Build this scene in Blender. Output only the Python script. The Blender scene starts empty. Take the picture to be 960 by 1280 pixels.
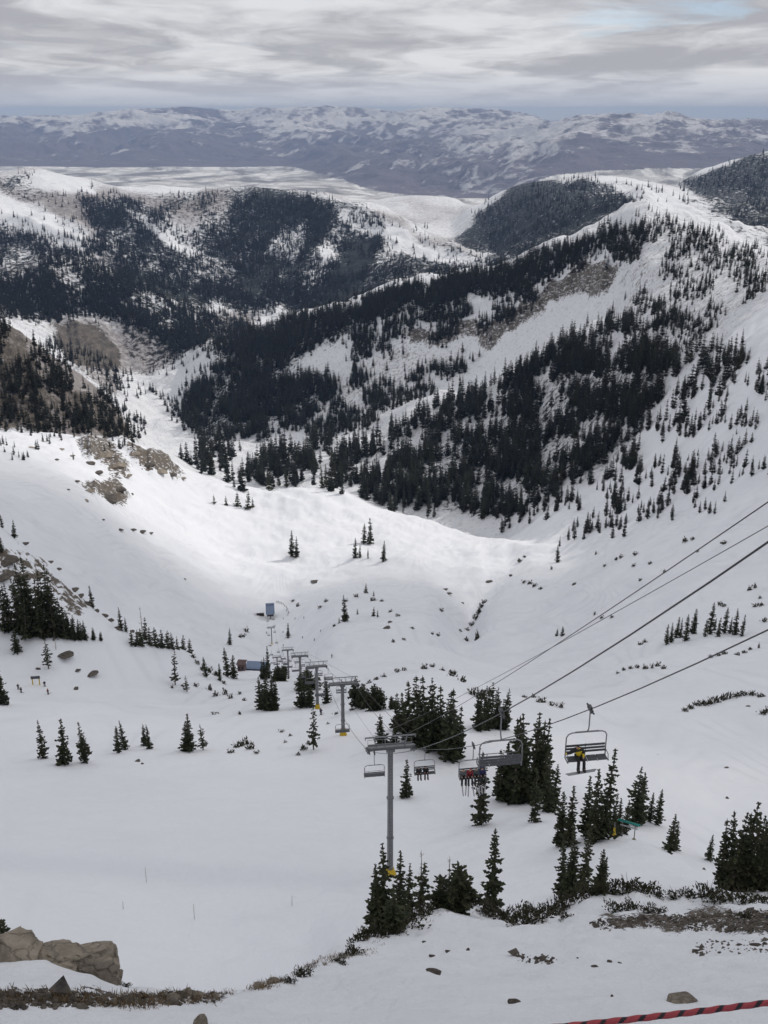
import bpy, bmesh, math, random, time
import numpy as np
from mathutils import Vector, Matrix
T_START = time.time()
random.seed(7)
RNG = np.random.default_rng(7)
S = bpy.context.scene
COL = S.collection
R = math.radians

# ------------------------------------------------------------------ camera
PITCH = R(21.45)
FPX = 1280.0                       # focal length in pixels of the 960x1280 frame
cam_d = bpy.data.cameras.new('camera')
cam_d.sensor_fit = 'VERTICAL'
cam_d.sensor_height = 36.0
cam_d.lens = 36.0
cam_d.clip_start = 0.3
cam_d.clip_end = 200000.0
cam = bpy.data.objects.new('camera', cam_d)
COL.objects.link(cam)
cam.location = (0, 0, 0)
cam.rotation_euler = (R(90) - PITCH, 0, 0)
S.camera = cam

# ------------------------------------------------------------------ world, sun, exposure
SUN_AZ, SUN_EL = R(50), R(37)      # azimuth measured from +Y (view direction) to +X (right)
world = bpy.data.worlds.new('World')
S.world = world
world.use_nodes = True


class NT:
    """tiny node-tree builder"""
    def __init__(self, tree):
        self.t = tree
        tree.nodes.clear()

    def n(self, kind, ins=None, **props):
        nd = self.t.nodes.new(kind)
        for k, v in props.items():
            setattr(nd, k, v)
        for k, v in (ins or {}).items():
            sock = nd.inputs[k]
            if isinstance(v, bpy.types.NodeSocket):
                self.t.links.new(v, sock)
            else:
                sock.default_value = v
        return nd

    def math(self, op, a, b=0.0, c=0.0, clamp=False):
        nd = self.n('ShaderNodeMath', {0: a, 1: b, 2: c}, operation=op)
        nd.use_clamp = clamp
        return nd.outputs[0]

    def mapr(self, v, a, b, c=0.0, d=1.0, smooth=False):
        return self.n('ShaderNodeMapRange', {0: v, 1: a, 2: b, 3: c, 4: d},
                      interpolation_type='SMOOTHSTEP' if smooth else 'LINEAR').outputs[0]

    def mix(self, f, a, b):
        nd = self.n('ShaderNodeMix', data_type='RGBA')
        for i, v in ((0, f), (6, a), (7, b)):
            if isinstance(v, bpy.types.NodeSocket):
                self.t.links.new(v, nd.inputs[i])
            else:
                nd.inputs[i].default_value = v if i == 0 else (*v[:3], 1.0)
        return nd.outputs[2]

    def noise(self, vec, scale, detail=4.0, rough=0.55, dist=0.0):
        return self.n('ShaderNodeTexNoise', {'Vector': vec, 'Scale': scale, 'Detail': detail,
                                             'Roughness': rough, 'Distortion': dist}).outputs['Fac']

    def vmul(self, vec, v3):
        return self.n('ShaderNodeVectorMath', {0: vec, 1: v3}, operation='MULTIPLY').outputs[0]

    def link(self, a, b):
        self.t.links.new(a, b)


w = NT(world.node_tree)
sky = w.n('ShaderNodeTexSky')
sky.sky_type = 'NISHITA'
sky.sun_disc = False
sky.sun_elevation = SUN_EL
sky.sun_rotation = SUN_AZ
sky.altitude = 3300
sky.air_density = 1.0
sky.dust_density = 0.6
bg_sky = w.n('ShaderNodeBackground', {'Color': sky.outputs[0], 'Strength': 0.1})
gen = w.n('ShaderNodeTexCoord').outputs['Generated']
sep = w.n('ShaderNodeSeparateXYZ', {0: gen})
den = w.math('ADD', w.math('MAXIMUM', sep.outputs[2], 0.0), 0.070)
cx = w.math('DIVIDE', sep.outputs[0], den)
cy = w.math('DIVIDE', sep.outputs[1], den)
deck = w.n('ShaderNodeCombineXYZ', {0: cx, 1: cy, 2: 0.0}).outputs[0]
# broken stratocumulus deck seen from below: soft bellies, brighter gaps between them
warp = w.n('ShaderNodeTexNoise', {'Vector': w.vmul(deck, (.8, .9, 1)), 'Scale': 1.0, 'Detail': 3.0})
deck2 = w.n('ShaderNodeVectorMath', {0: deck, 1: w.vmul(warp.outputs['Color'], (1.1, .8, 0))}, operation='ADD').outputs[0]
n_big = w.noise(w.vmul(deck2, (0.55, 0.34, 1)), 1.0, 5, 0.55, 0.3)
n_mid = w.noise(w.vmul(deck2, (1.6, 0.80, 1)), 1.0, 7, 0.62, 0.3)
n_hole = w.noise(w.vmul(deck2, (0.70, 0.45, 1)), 1.0, 6, 0.6, 0.3)
dens = w.math('ADD', w.math('MULTIPLY', n_big, 0.70), w.math('MULTIPLY', n_mid, 0.32))
shade = w.mapr(dens, 0.42, 0.60, 0.0, 1.0, True)
ccol = w.mix(shade, (0.67, 0.68, 0.705), (0.385, 0.39, 0.425))
horiz = w.mapr(sep.outputs[2], 0.0, 0.04, 1.0, 0.0, True)
ccol = w.mix(w.math('MULTIPLY', horiz, 0.85), ccol, (0.44, 0.47, 0.55))
bg_cl = w.n('ShaderNodeBackground', {'Color': ccol, 'Strength': 1.12})
hole = w.math('MULTIPLY', w.mapr(n_hole, 0.56, 0.70, 0.0, 0.5, True), w.mapr(sep.outputs[2], 0.035, 0.065, 0.0, 1.0, True))
cover = w.math('SUBTRACT', 1.0, hole)
mixs = w.n('ShaderNodeMixShader', {0: cover, 1: bg_sky.outputs[0], 2: bg_cl.outputs[0]})
w.n('ShaderNodeOutputWorld', {'Surface': mixs.outputs[0]})

sun_d = bpy.data.lights.new('sun', 'SUN')
sun_d.energy = 2.1
sun_d.angle = R(0.5)
sun_d.color = (1.0, 0.96, 0.90)
sun = bpy.data.objects.new('sun', sun_d)
COL.objects.link(sun)
SUN_DIR = Vector((math.sin(SUN_AZ) * math.cos(SUN_EL), math.cos(SUN_AZ) * math.cos(SUN_EL), math.sin(SUN_EL)))
sun.rotation_euler = SUN_DIR.to_track_quat('Z', 'Y').to_euler()
S.view_settings.view_transform = 'Standard'
S.view_settings.look = 'None'
S.view_settings.exposure = 0.0
S.view_settings.gamma = 1.0
S.view_settings.use_curve_mapping = False
S.render.engine = 'CYCLES'
S.cycles.max_bounces = 8
S.cycles.diffuse_bounces = 3
S.cycles.glossy_bounces = 2
S.cycles.transmission_bounces = 6
S.cycles.transparent_max_bounces = 8
S.cycles.volume_bounces = 0
S.cycles.use_denoising = True

# ------------------------------------------------------------------ geometry of the view (used to survey the ground)
CP, SP = math.cos(PITCH), math.sin(PITCH)


def ray_dir(u, v):
    a = (np.asarray(u, float) - 480.0) / FPX
    b = (640.0 - np.asarray(v, float)) / FPX
    return np.stack([a, CP + SP * b, -SP + CP * b], -1)


def project(p):
    x, y, z = p[..., 0], p[..., 1], p[..., 2]
    f = y * CP - z * SP
    f = np.where(f > 1e-3, f, 1e-3)
    return 480 + FPX * x / f, 640 - FPX * (y * SP + z * CP) / f


# ------------------------------------------------------------------ value noise in numpy
_perm = np.random.default_rng(3).permutation(4096).astype(np.int64)
_grad = np.random.default_rng(5).uniform(0, 2 * math.pi, 4096)
_gx, _gy = np.cos(_grad), np.sin(_grad)


def perlin(x, y):
    xi, yi = np.floor(x).astype(np.int64), np.floor(y).astype(np.int64)
    fx, fy = x - xi, y - yi
    sx, sy = fx * fx * fx * (fx * (fx * 6 - 15) + 10), fy * fy * fy * (fy * (fy * 6 - 15) + 10)

    def g(ix, iy, dx, dy):
        h = _perm[(_perm[ix & 4095] + iy) & 4095]
        return _gx[h] * dx + _gy[h] * dy
    a = g(xi, yi, fx, fy)
    b = g(xi + 1, yi, fx - 1, fy)
    c = g(xi, yi + 1, fx, fy - 1)
    d = g(xi + 1, yi + 1, fx - 1, fy - 1)
    return (a + sx * (b - a)) + sy * ((c + sx * (d - c)) - (a + sx * (b - a)))


def fbm(x, y, octaves=4, gain=0.5):
    s, amp = 0.0, 1.0
    for k in range(octaves):
        s = s + amp * perlin(x * 2 ** k + 17.3 * k, y * 2 ** k - 9.1 * k)
        amp *= gain
    return s * 1.4


def ridged(x, y, octaves=4, gain=0.5):
    s, amp = 0.0, 1.0
    for k in range(octaves):
        s = s + amp * (1 - 2.6 * np.abs(perlin(x * 2 ** k + 31.7 * k, y * 2 ** k + 5.3 * k)))
        amp *= gain
    return s / 1.5


def pchip(x, y, xq):
    h = np.diff(x)
    dl = np.diff(y) / h
    d = np.zeros_like(y)
    s = dl[:-1] * dl[1:] > 0
    w1, w2 = 2 * h[1:] + h[:-1], h[1:] + 2 * h[:-1]
    with np.errstate(divide='ignore', invalid='ignore'):
        hm = (w1 + w2) / (w1 / dl[:-1] + w2 / dl[1:])
    d[1:-1] = np.where(s, hm, 0)
    d[0], d[-1] = dl[0], dl[-1]
    xq = np.clip(xq, x[0], x[-1])
    i = np.clip(np.searchsorted(x, xq, side='right') - 1, 0, len(h) - 1)
    t = (xq - x[i]) / h[i]
    a, b = y[i], y[i + 1]
    return ((1 + 2 * t) * (1 - t) ** 2 * a + t * (1 - t) ** 2 * h[i] * d[i]
            + t * t * (3 - 2 * t) * b + t * t * (t - 1) * h[i] * d[i + 1])


# ------------------------------------------------------------------ the ground: survey lines (u, v, horizontal distance in m)
L = []                                                    # near to far
flat = lambda v, r: [(-100, v, r), (1060, v, r)]
L.append([(-100, 1300, 9.4), (200, 1300, 9.4), (480, 1282, 9.6), (1060, 1282, 9.6)])
L.append([(-100, 1262, 10.8), (160, 1263, 10.8), (300, 1258, 11.6), (370, 1250, 13), (430, 1226, 15.5), (480, 1218, 16), (560, 1212, 16.5), (760, 1205, 17), (1060, 1200, 18)])
L.append([(-100, 1215, 12.2), (0, 1221, 12.0), (100, 1233, 12.0), (160, 1247, 12.2), (300, 1240, 13.4), (370, 1226, 16), (430, 1190, 21), (480, 1172, 24), (560, 1152, 27), (620, 1158, 26), (700, 1154, 27), (760, 1140, 29), (850, 1150, 28), (900, 1150, 28), (1060, 1148, 30)])
L.append([(-100, 1185, 13.4), (0, 1194, 13.2), (60, 1206, 13.0), (110, 1226, 12.9), (160, 1243, 12.9), (300, 1236, 14.4), (370, 1221, 17.5), (430, 1179, 23.5), (480, 1158, 27), (520, 1138, 31), (560, 1126, 32.5), (620, 1146, 31), (700, 1141, 32), (760, 1112, 36), (850, 1112, 37), (900, 1116, 38), (960, 1125, 38), (1060, 1125, 40)])
L.append([(-100, 1275, 22), (160, 1275, 22), (300, 1270, 24), (370, 1255, 28), (430, 1220, 34), (480, 1190, 39), (560, 1160, 45), (620, 1175, 43), (700, 1170, 44), (760, 1140, 49), (850, 1138, 50), (960, 1150, 52), (1060, 1150, 52)])
L.append([(-100, 1250, 52), (160, 1250, 52), (300, 1245, 52), (370, 1232, 54), (430, 1190, 57), (480, 1166, 60), (560, 1138, 62), (620, 1152, 60), (700, 1146, 60), (760, 1118, 62), (850, 1117, 63), (900, 1120, 64), (1060, 1132, 66)])
L.append([(-100, 1230, 72), (0, 1234, 72), (200, 1234, 72), (300, 1228, 72), (370, 1213, 73), (430, 1168, 75), (480, 1148, 76), (560, 1116, 78), (620, 1133, 76), (700, 1126, 76), (760, 1100, 78), (850, 1100, 79), (900, 1106, 80), (1060, 1118, 82)])
L.append([(-100, 1120, 92), (0, 1116, 92), (200, 1109, 93), (488, 1098, 94), (600, 1072, 97), (680, 1052, 99), (760, 1041, 100), (800, 1051, 98), (850, 1076, 95), (890, 1099, 91), (1060, 1120, 90)])
L.append([(-100, 1010, 125), (0, 1005, 125), (200, 1000, 127), (430, 1000, 128), (600, 1000, 128), (680, 1004, 128), (760, 1050, 122), (850, 1084, 120), (890, 1098, 118), (1060, 1110, 118)])
L.append([(-100, 935, 175), (0, 930, 175), (200, 925, 170), (430, 918, 162), (560, 935, 155), (640, 945, 155), (700, 965, 155), (760, 1000, 152), (850, 1020, 152), (900, 1040, 150), (1060, 1040, 150)])
L.append([(-100, 882, 230), (0, 878, 230), (150, 882, 225), (300, 892, 215), (398, 884, 217), (450, 858, 225), (490, 845, 232), (530, 838, 235), (570, 842, 235), (600, 852, 235), (640, 872, 228), (700, 884, 225), (800, 905, 225), (1060, 920, 225)])
L.append([(-100, 850, 285), (0, 845, 280), (150, 850, 280), (300, 864, 285), (376, 857, 298), (430, 852, 300), (490, 854, 292), (530, 851, 290), (600, 860, 290), (640, 872, 290), (700, 866, 290), (800, 850, 290), (1060, 850, 300)])
L.append([(-100, 800, 285), (0, 808, 294), (60, 797, 296), (110, 799, 300), (160, 806, 305), (240, 828, 310), (300, 852, 315), (376, 852, 325), (430, 838, 340), (530, 836, 335), (600, 852, 335), (640, 862, 335), (700, 855, 335), (800, 832, 335), (1060, 820, 345)])
L.append([(-100, 585, 345), (0, 665, 345), (60, 712, 345), (110, 752, 345), (160, 793, 348), (240, 818, 358), (300, 848, 370), (361, 850, 388), (430, 820, 400), (530, 820, 392), (600, 843, 385), (640, 852, 380), (700, 842, 380), (800, 812, 385), (960, 789, 390), (1060, 770, 390)])
L.append([(-100, 630, 430), (0, 700, 430), (60, 740, 430), (110, 772, 430), (160, 803, 430), (240, 818, 432), (300, 843, 440), (361, 840, 445), (430, 798, 450), (530, 800, 450), (590, 826, 445), (640, 836, 450), (700, 820, 450), (800, 788, 450), (960, 748, 450), (1060, 725, 450)])
L.append([(-100, 582, 600), (0, 661, 600), (60, 706, 590), (110, 746, 590), (160, 783, 590), (240, 798, 590), (300, 824, 570), (347, 840, 535), (430, 775, 560), (530, 776, 560), (588, 804, 555), (640, 808, 560), (700, 785, 560), (800, 742, 550), (960, 690, 540), (1060, 655, 530)])
L.append([(-100, 560, 850), (0, 600, 820), (100, 650, 800), (200, 710, 790), (280, 755, 790), (338, 766, 800), (430, 738, 800), (530, 742, 790), (570, 768, 775), (585, 776, 770), (610, 748, 780), (640, 738, 790), (700, 722, 780), (800, 680, 740), (960, 610, 690), (1060, 570, 650)])
L.append([(-100, 545, 1000), (0, 560, 980), (100, 590, 980), (200, 640, 980), (300, 690, 980), (400, 697, 980), (500, 692, 980), (560, 706, 970), (605, 712, 950), (630, 702, 950), (700, 696, 930), (760, 673, 900), (800, 650, 880), (960, 565, 775), (1060, 520, 720)])
L.append([(-100, 540, 1120), (0, 543, 1120), (100, 553, 1120), (180, 565, 1130), (260, 602, 1150), (340, 621, 1150), (400, 619, 1150), (480, 641, 1150), (560, 662, 1110), (625, 678, 1060), (660, 681, 1020), (700, 668, 1010), (760, 645, 980), (800, 622, 960), (960, 520, 850), (1060, 470, 790)])
L.append([(-100, 530, 1220), (0, 542, 1230), (100, 556, 1250), (180, 576, 1290), (260, 615, 1310), (340, 632, 1310), (400, 630, 1310), (480, 652, 1310), (560, 672, 1240), (625, 679, 1150), (660, 674, 1100), (700, 653, 1080), (760, 626, 1050), (800, 602, 1030), (960, 478, 920), (1060, 420, 850)])
L.append([(-100, 340, 1450), (0, 412, 1460), (60, 452, 1480), (130, 502, 1520), (180, 550, 1560), (225, 580, 1560), (260, 605, 1510), (340, 618, 1500), (400, 618, 1500), (480, 634, 1450), (560, 654, 1370), (625, 664, 1260), (660, 650, 1220), (700, 625, 1200), (760, 598, 1170), (800, 574, 1140), (960, 440, 1000), (1060, 380, 930)])
L.append([(-100, 365, 1700), (0, 432, 1700), (60, 470, 1700), (130, 520, 1750), (180, 562, 1800), (225, 578, 1800), (260, 588, 1750), (340, 597, 1720), (400, 592, 1700), (480, 582, 1680), (560, 577, 1620), (640, 562, 1550), (700, 540, 1490), (760, 500, 1410), (800, 470, 1350), (960, 398, 1150), (1060, 350, 1080)])
L.append([(-100, 375, 2000), (0, 440, 2000), (60, 478, 2000), (130, 526, 2050), (180, 560, 2100), (225, 570, 2050), (260, 574, 2000), (340, 573, 2000), (400, 558, 1980), (490, 520, 1950), (520, 507, 1920), (560, 497, 1900), (600, 494, 1870), (640, 468, 1840), (700, 428, 1780), (760, 408, 1690), (810, 384, 1600), (880, 366, 1480), (960, 350, 1330), (1060, 320, 1250)])
L.append([(-100, 385, 2400), (0, 446, 2400), (60, 482, 2400), (130, 524, 2400), (180, 548, 2400), (225, 553, 2380), (260, 562, 2280), (340, 578, 2150), (400, 568, 2120), (490, 532, 2080), (560, 510, 2040), (640, 480, 1970), (700, 438, 1920), (760, 414, 1830), (810, 372, 1740), (880, 350, 1600), (960, 338, 1450), (1060, 305, 1380)])
L.append([(-100, 375, 2800), (0, 425, 2800), (60, 455, 2800), (130, 490, 2800), (180, 512, 2800), (215, 532, 2600), (260, 549, 2450), (340, 560, 2330), (400, 548, 2280), (490, 508, 2220), (560, 486, 2180), (640, 455, 2100), (700, 416, 2040), (760, 385, 1960), (810, 335, 1880), (880, 328, 1740), (960, 327, 1590), (1060, 290, 1520)])
L.append([(-100, 345, 3300), (0, 398, 3300), (60, 422, 3300), (130, 452, 3300), (190, 490, 3150), (225, 494, 3050), (260, 458, 3000), (290, 440, 2950), (350, 410, 2900), (440, 385, 2800), (500, 361, 2750), (600, 345, 2650), (700, 308, 2500), (760, 282, 2400), (800, 262, 2350), (850, 278, 2200), (900, 295, 2050), (960, 318, 1900), (1060, 270, 1800)])
L.append([(-100, 320, 3900), (0, 340, 3900), (100, 342, 3900), (160, 360, 3850), (220, 390, 3800), (290, 420, 3700), (350, 428, 3600), (440, 410, 3500), (500, 388, 3400), (600, 372, 3300), (700, 340, 3200), (760, 315, 3100), (800, 295, 3000), (850, 305, 2900), (900, 320, 2700), (960, 342, 2500), (1060, 300, 2400)])
L.append([(-100, 315, 4500), (0, 338, 4500), (100, 340, 4500), (200, 358, 4500), (290, 398, 4300), (350, 407, 4200), (440, 384, 4200), (500, 360, 4250), (560, 350, 4300), (610, 340, 4400), (640, 332, 4400), (700, 312, 4300), (760, 290, 4200), (800, 272, 4100), (850, 282, 3900), (900, 296, 3700), (960, 314, 3500), (1060, 275, 3400)])
L.append([(-100, 270, 5400), (0, 285, 5400), (100, 292, 5400), (200, 300, 5400), (300, 318, 5300), (380, 318, 5200), (440, 320, 5100), (500, 328, 5000), (560, 335, 4950), (610, 334, 5000), (640, 315, 5000), (700, 290, 4900), (760, 268, 4800), (800, 256, 4700), (850, 268, 4500), (900, 280, 4300), (960, 296, 4100), (1060, 260, 4000)])
L.append([(-100, 214, 6500), (0, 222, 6500), (35, 215, 6600), (100, 226, 6600), (150, 235, 6600), (250, 238, 6400), (320, 240, 6300), (380, 244, 6200), (420, 250, 6000), (470, 265, 5800), (540, 298, 5600), (590, 318, 5500), (620, 322, 5500), (650, 292, 5550), (700, 262, 5550), (760, 248, 5500), (800, 248, 5400), (850, 262, 5200), (900, 270, 5000), (960, 285, 4800), (1060, 245, 4700)])
L.append([(-100, 226, 7300), (0, 232, 7300), (150, 245, 7300), (320, 252, 7300), (420, 262, 7200), (500, 282, 7200), (560, 286, 7200), (590, 268, 7000), (640, 240, 6900), (690, 228, 6900), (740, 221, 6900), (780, 226, 6900), (830, 238, 6800), (870, 250, 6700), (900, 250, 6500), (960, 250, 6400), (1060, 230, 6300)])
L.append([(-100, 230, 9000), (0, 236, 9000), (200, 250, 9000), (380, 258, 9000), (440, 258, 9000), (480, 250, 9000), (520, 246, 9000), (560, 248, 9000), (590, 258, 9000), (640, 262, 8800), (740, 240, 8600), (800, 240, 8500), (840, 235, 8400), (880, 215, 8200), (920, 203, 8000), (960, 193, 7900), (1060, 165, 7800)])
L.append([(-100, 270, 11500), (0, 270, 11500), (380, 275, 11500), (480, 280, 11500), (560, 275, 11500), (640, 275, 11500), (760, 262, 11500), (840, 255, 11500), (960, 240, 11000), (1060, 220, 11000)])
L_VALLEY = len(L)
L.append(flat(257, 15800))
L.append([(-100, 213, 25500), (0, 212, 25500), (200, 213, 25500), (350, 212, 25500), (420, 227, 21000), (480, 246, 17800), (540, 252, 17200), (600, 256, 17000), (640, 240, 17600), (700, 226, 18200), (760, 221, 18800), (1060, 217, 20000)])
L.append([(-100, 186, 29500), (0, 187, 29500), (100, 190, 29500), (200, 184, 29500), (300, 186, 29500), (400, 190, 28500), (480, 200, 25500), (540, 202, 24500), (600, 197, 23500), (650, 188, 23000), (700, 168, 23500), (750, 158, 24000), (820, 158, 24500), (900, 161, 25000), (960, 166, 25500), (1060, 170, 26000)])
L.append([(-100, 150, 36000), (0, 146, 36000), (80, 146, 36000), (160, 141, 36000), (200, 144, 36000), (250, 143, 36000), (280, 145, 36000), (320, 143, 36000), (370, 142, 36000), (420, 138, 36000), (450, 142, 36000), (500, 145, 36000), (560, 143, 36000), (620, 146, 35500), (660, 153, 35000), (700, 166, 34000), (800, 178, 34000), (960, 180, 34000), (1060, 180, 34000)])
L.append([(-100, 170, 44000), (600, 170, 44000), (700, 180, 42000), (1060, 185, 42000)])
L.append([(-100, 150, 56000), (600, 154, 56000), (700, 154, 56000), (760, 152, 56000), (850, 155, 56000), (960, 156, 56000), (1060, 155, 56000)])
L.append(flat(158, 73000))

AZ = np.unique(np.concatenate([
    np.linspace(-180, -60, 14), np.linspace(-60, -30, 18), np.linspace(-30, -21, 34), np.linspace(-21, 21, 402),
    np.linspace(21, 30, 34), np.linspace(30, 60, 18), np.linspace(60, 180, 14)]))[:-1]
AZ = np.radians(AZ)
RR = np.concatenate([np.geomspace(a, b, n, endpoint=False) for a, b, n in (
    (0.9, 9, 50), (9, 45, 190), (45, 75, 34), (75, 300, 270), (300, 1200, 340), (1200, 3300, 430), (3300, 4200, 60),
    (4200, 9000, 190), (9000, 16000, 50), (16000, 38000, 250), (38000, 73000, 44))] + [[73000.0]])
NA, NR = len(AZ), len(RR)
lr = np.zeros((len(L), NA))
lt = np.zeros((len(L), NA))
a_eff = np.where(np.abs(AZ) > R(100), np.sign(AZ) * R(100), AZ)
for k, pts in enumerate(L):
    p = np.array(pts, float)
    d = ray_dir(p[:, 0], p[:, 1])
    az = np.arctan2(d[:, 0], d[:, 1])
    tn = d[:, 2] / np.hypot(d[:, 0], d[:, 1])
    lr[k] = np.exp(pchip(az, np.log(p[:, 2]), a_eff) if len(p) > 2 else np.interp(a_eff, az, np.log(p[:, 2])))
    lt[k] = pchip(az, tn, a_eff) if len(p) > 2 else np.interp(a_eff, az, tn)
for k in range(1, len(L)):
    lr[k] = np.maximum(lr[k], lr[k - 1] * 1.02)
# behind the camera the summit shelf continues: blend both sides' profiles there
back = np.clip((np.abs(AZ) - R(60)) / R(60), 0, 1)
side = np.clip((np.abs(AZ) - R(62)) / R(24), 0, 1)
Z = np.zeros((NA, NR))
for j in range(NA):
    r = np.concatenate([[0.5, 1.0, 1.9, 3.2], lr[:, j]])
    z = np.concatenate([[-1.75, -1.78, -2.3, -4.0], lr[:, j] * lt[:, j]])
    near = np.clip(1 - r / 120.0, 0, 1) * side[j]
    z = z * (1 - 0.8 * near)
    far = back[j]
    z = z * (1 - 0.75 * far)
    Z[j] = pchip(r, z, RR)

X = np.sin(AZ)[:, None] * RR[None]
Y = np.cos(AZ)[:, None] * RR[None]


def env(pairs):
    a = np.array(pairs, float)
    return np.interp(np.log(RR), np.log(a[:, 0]), a[:, 1])[None]


DZ = env([(2, .05), (9, .22), (40, .45), (60, .3), (200, .0)]) * fbm(X / 3.1, Y / 3.1, 5, 0.55)
DZ = DZ + env([(40, 0), (80, .35), (300, 1.2), (1200, 2.8), (1500, 0)]) * fbm(X / 38, Y / 38, 5, .58)
DZ = DZ + env([(150, 0), (300, 1.6), (900, 6), (1200, 5), (1500, 0)]) * fbm(X / 140, Y / 140, 3)
DZ = DZ + env([(200, 0), (350, .5), (800, 1.1), (1250, 1.6), (1400, 0)]) * (ridged(X / 34, Y / 34, 3) - .3)
RG = ridged(X / 300 + .3, Y / 300, 5, 0.52)
DZ = DZ + env([(1050, 0), (1400, 11), (2000, 20), (3300, 26), (4200, 10), (5000, 0)]) * (RG - .3)
DZ = DZ + env([(1100, 0), (1500, 5), (3000, 8), (3600, 0)]) * fbm(X / 60, Y / 60, 4)
DZ = DZ + env([(3300, 0), (4300, 95), (5300, 110), (6200, 46), (8500, 34), (9500, 5), (16000, 0)]) * (ridged(X / 850 + 3, Y / 850, 5, 0.5) - .55)
MR = ridged(X / 4200 + .7 * fbm(X / 9000, Y / 9000, 2), Y / 4200, 7, 0.6)
MASK_M = np.clip((RR[None] - lr[L_VALLEY + 1][:, None]) / 3500, 0, 1)
DZ = DZ + MASK_M * env([(16500, 330), (36000, 330), (44000, 200), (60000, 200)]) * (MR - .5)
# cat track cut across the near bowl: a low bank facing back towards the summit
_u, _v = project(np.stack([X, Y, Z], -1))
tb = np.interp(_u, [-100, 60, 230, 480, 560], [1066, 1070, 1084, 1094, 1096])
k = np.clip((tb + 16 - _v) / 24, 0, 1)
k = k * k * (3 - 2 * k) * np.clip((_v - 1000) / 60, 0, 1) * np.clip((520 - _u) / 90, 0, 1)
DZ = DZ + 1.0 * k * ((RR > 70) & (RR < 135))[None]
DZ = DZ * (1 - 0.9 * np.clip((np.abs(AZ) - R(100)) / R(40), 0, 1))[:, None]
Z = Z + DZ
_far = (RR > 20000)[None] & (Z > 20)
Z = np.where(_far, 20 + (Z - 20) * .5, Z)

U, V = project(np.stack([X, Y, Z], -1))


def in_poly(u, v, poly):
    p = np.array(poly, float)
    inside = np.zeros(np.shape(u), bool)
    j = len(p) - 1
    for i in range(len(p)):
        a, b = p[i], p[j]
        if a[1] != b[1]:
            c = (a[1] > v) != (b[1] > v)
            inside ^= c & (u < (b[0] - a[0]) * (v - a[1]) / (b[1] - a[1]) + a[0])
        j = i
    return inside


def ground(x, y):
    x, y = np.atleast_1d(np.asarray(x, float)), np.atleast_1d(np.asarray(y, float))
    az, r = np.arctan2(x, y), np.hypot(x, y)
    i = np.clip(np.searchsorted(AZ, az) - 1, 0, NA - 2)
    j = np.clip(np.searchsorted(RR, r) - 1, 0, NR - 2)
    a = (az - AZ[i]) / (AZ[i + 1] - AZ[i])
    b = np.clip((r - RR[j]) / (RR[j + 1] - RR[j]), 0, 1)
    return (Z[i, j] * (1 - a) + Z[i + 1, j] * a) * (1 - b) + (Z[i, j + 1] * (1 - a) + Z[i + 1, j + 1] * a) * b


def gz(x, y):
    return float(ground(x, y)[0])


def cast(u, v, rmin=1.0, rmax=70000.0):
    """where the view ray through a picture point meets the ground: (N,3), nan when it does not"""
    u, v = np.atleast_1d(np.asarray(u, float)), np.atleast_1d(np.asarray(v, float))
    out = np.full((len(u), 3), np.nan)
    j0, j1 = np.searchsorted(RR, rmin), np.searchsorted(RR, rmax)
    rr = RR[j0:j1]
    for s in range(0, len(u), 1500):
        d = ray_dir(u[s:s + 1500], v[s:s + 1500])
        h = np.hypot(d[:, 0], d[:, 1])
        az, tn = np.arctan2(d[:, 0], d[:, 1]), d[:, 2] / h
        i = np.clip(np.searchsorted(AZ, az) - 1, 0, NA - 2)
        a = ((az - AZ[i]) / (AZ[i + 1] - AZ[i]))[:, None]
        f = Z[i, j0:j1] * (1 - a) + Z[i + 1, j0:j1] * a - tn[:, None] * rr[None]
        hit = (f[:, 1:] >= 0) & (f[:, :-1] < 0)
        ok = hit.any(1)
        k = hit.argmax(1)
        n = np.arange(len(k))
        t = f[n, k] / (f[n, k] - f[n, k + 1] - 1e-12)
        r = rr[k] + np.clip(t, 0, 1) * (rr[np.minimum(k + 1, len(rr) - 1)] - rr[k])
        p = np.stack([np.sin(az) * r, np.cos(az) * r, r * tn], -1)
        p[~ok] = np.nan
        out[s:s + 1500] = p
    return out


def spot(u, v, rmin=1.0, rmax=70000.0):
    dv = np.arange(0, 60, 1.5)
    for a, b in ((rmin, rmax), (1.0, 70000.0)):
        p = cast(np.full(len(dv), u), v + dv, a, b)
        ok = np.where(~np.isnan(p[:, 0]))[0]
        if len(ok):
            return Vector(p[ok[0]])
    raise RuntimeError('no ground at %s,%s' % (u, v))


def px(p, n):
    """metres that n picture pixels span at point p"""
    return n * (p[1] * CP - p[2] * SP) / FPX


# the stream gully in the middle of the bowl
_g = np.array([spot(u, v, 380, 1150)[:2] for u, v in ((636, 690), (628, 712), (612, 735), (602, 752), (592, 772), (580, 792), (566, 815))])
_d = np.full(Z.shape, 1e9)
_j0, _j1 = np.searchsorted(RR, 330), np.searchsorted(RR, 1250)
for a_, b_ in zip(_g[:-1], _g[1:]):
    ab = b_ - a_
    t_ = np.clip(((X[:, _j0:_j1] - a_[0]) * ab[0] + (Y[:, _j0:_j1] - a_[1]) * ab[1]) / (ab @ ab), 0, 1)
    _d[:, _j0:_j1] = np.minimum(_d[:, _j0:_j1], np.hypot(X[:, _j0:_j1] - a_[0] - t_ * ab[0], Y[:, _j0:_j1] - a_[1] - t_ * ab[1]))
Z -= 8.5 * np.exp(-(_d / 17) ** 2) - 2.0 * np.exp(-((_d - 30) / 16) ** 2)
U, V = project(np.stack([X, Y, Z], -1))
_dr = np.gradient(Z, axis=1) / np.gradient(RR)[None]
_da = np.gradient(Z, axis=0) / np.gradient(AZ)[:, None] / RR[None]
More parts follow.
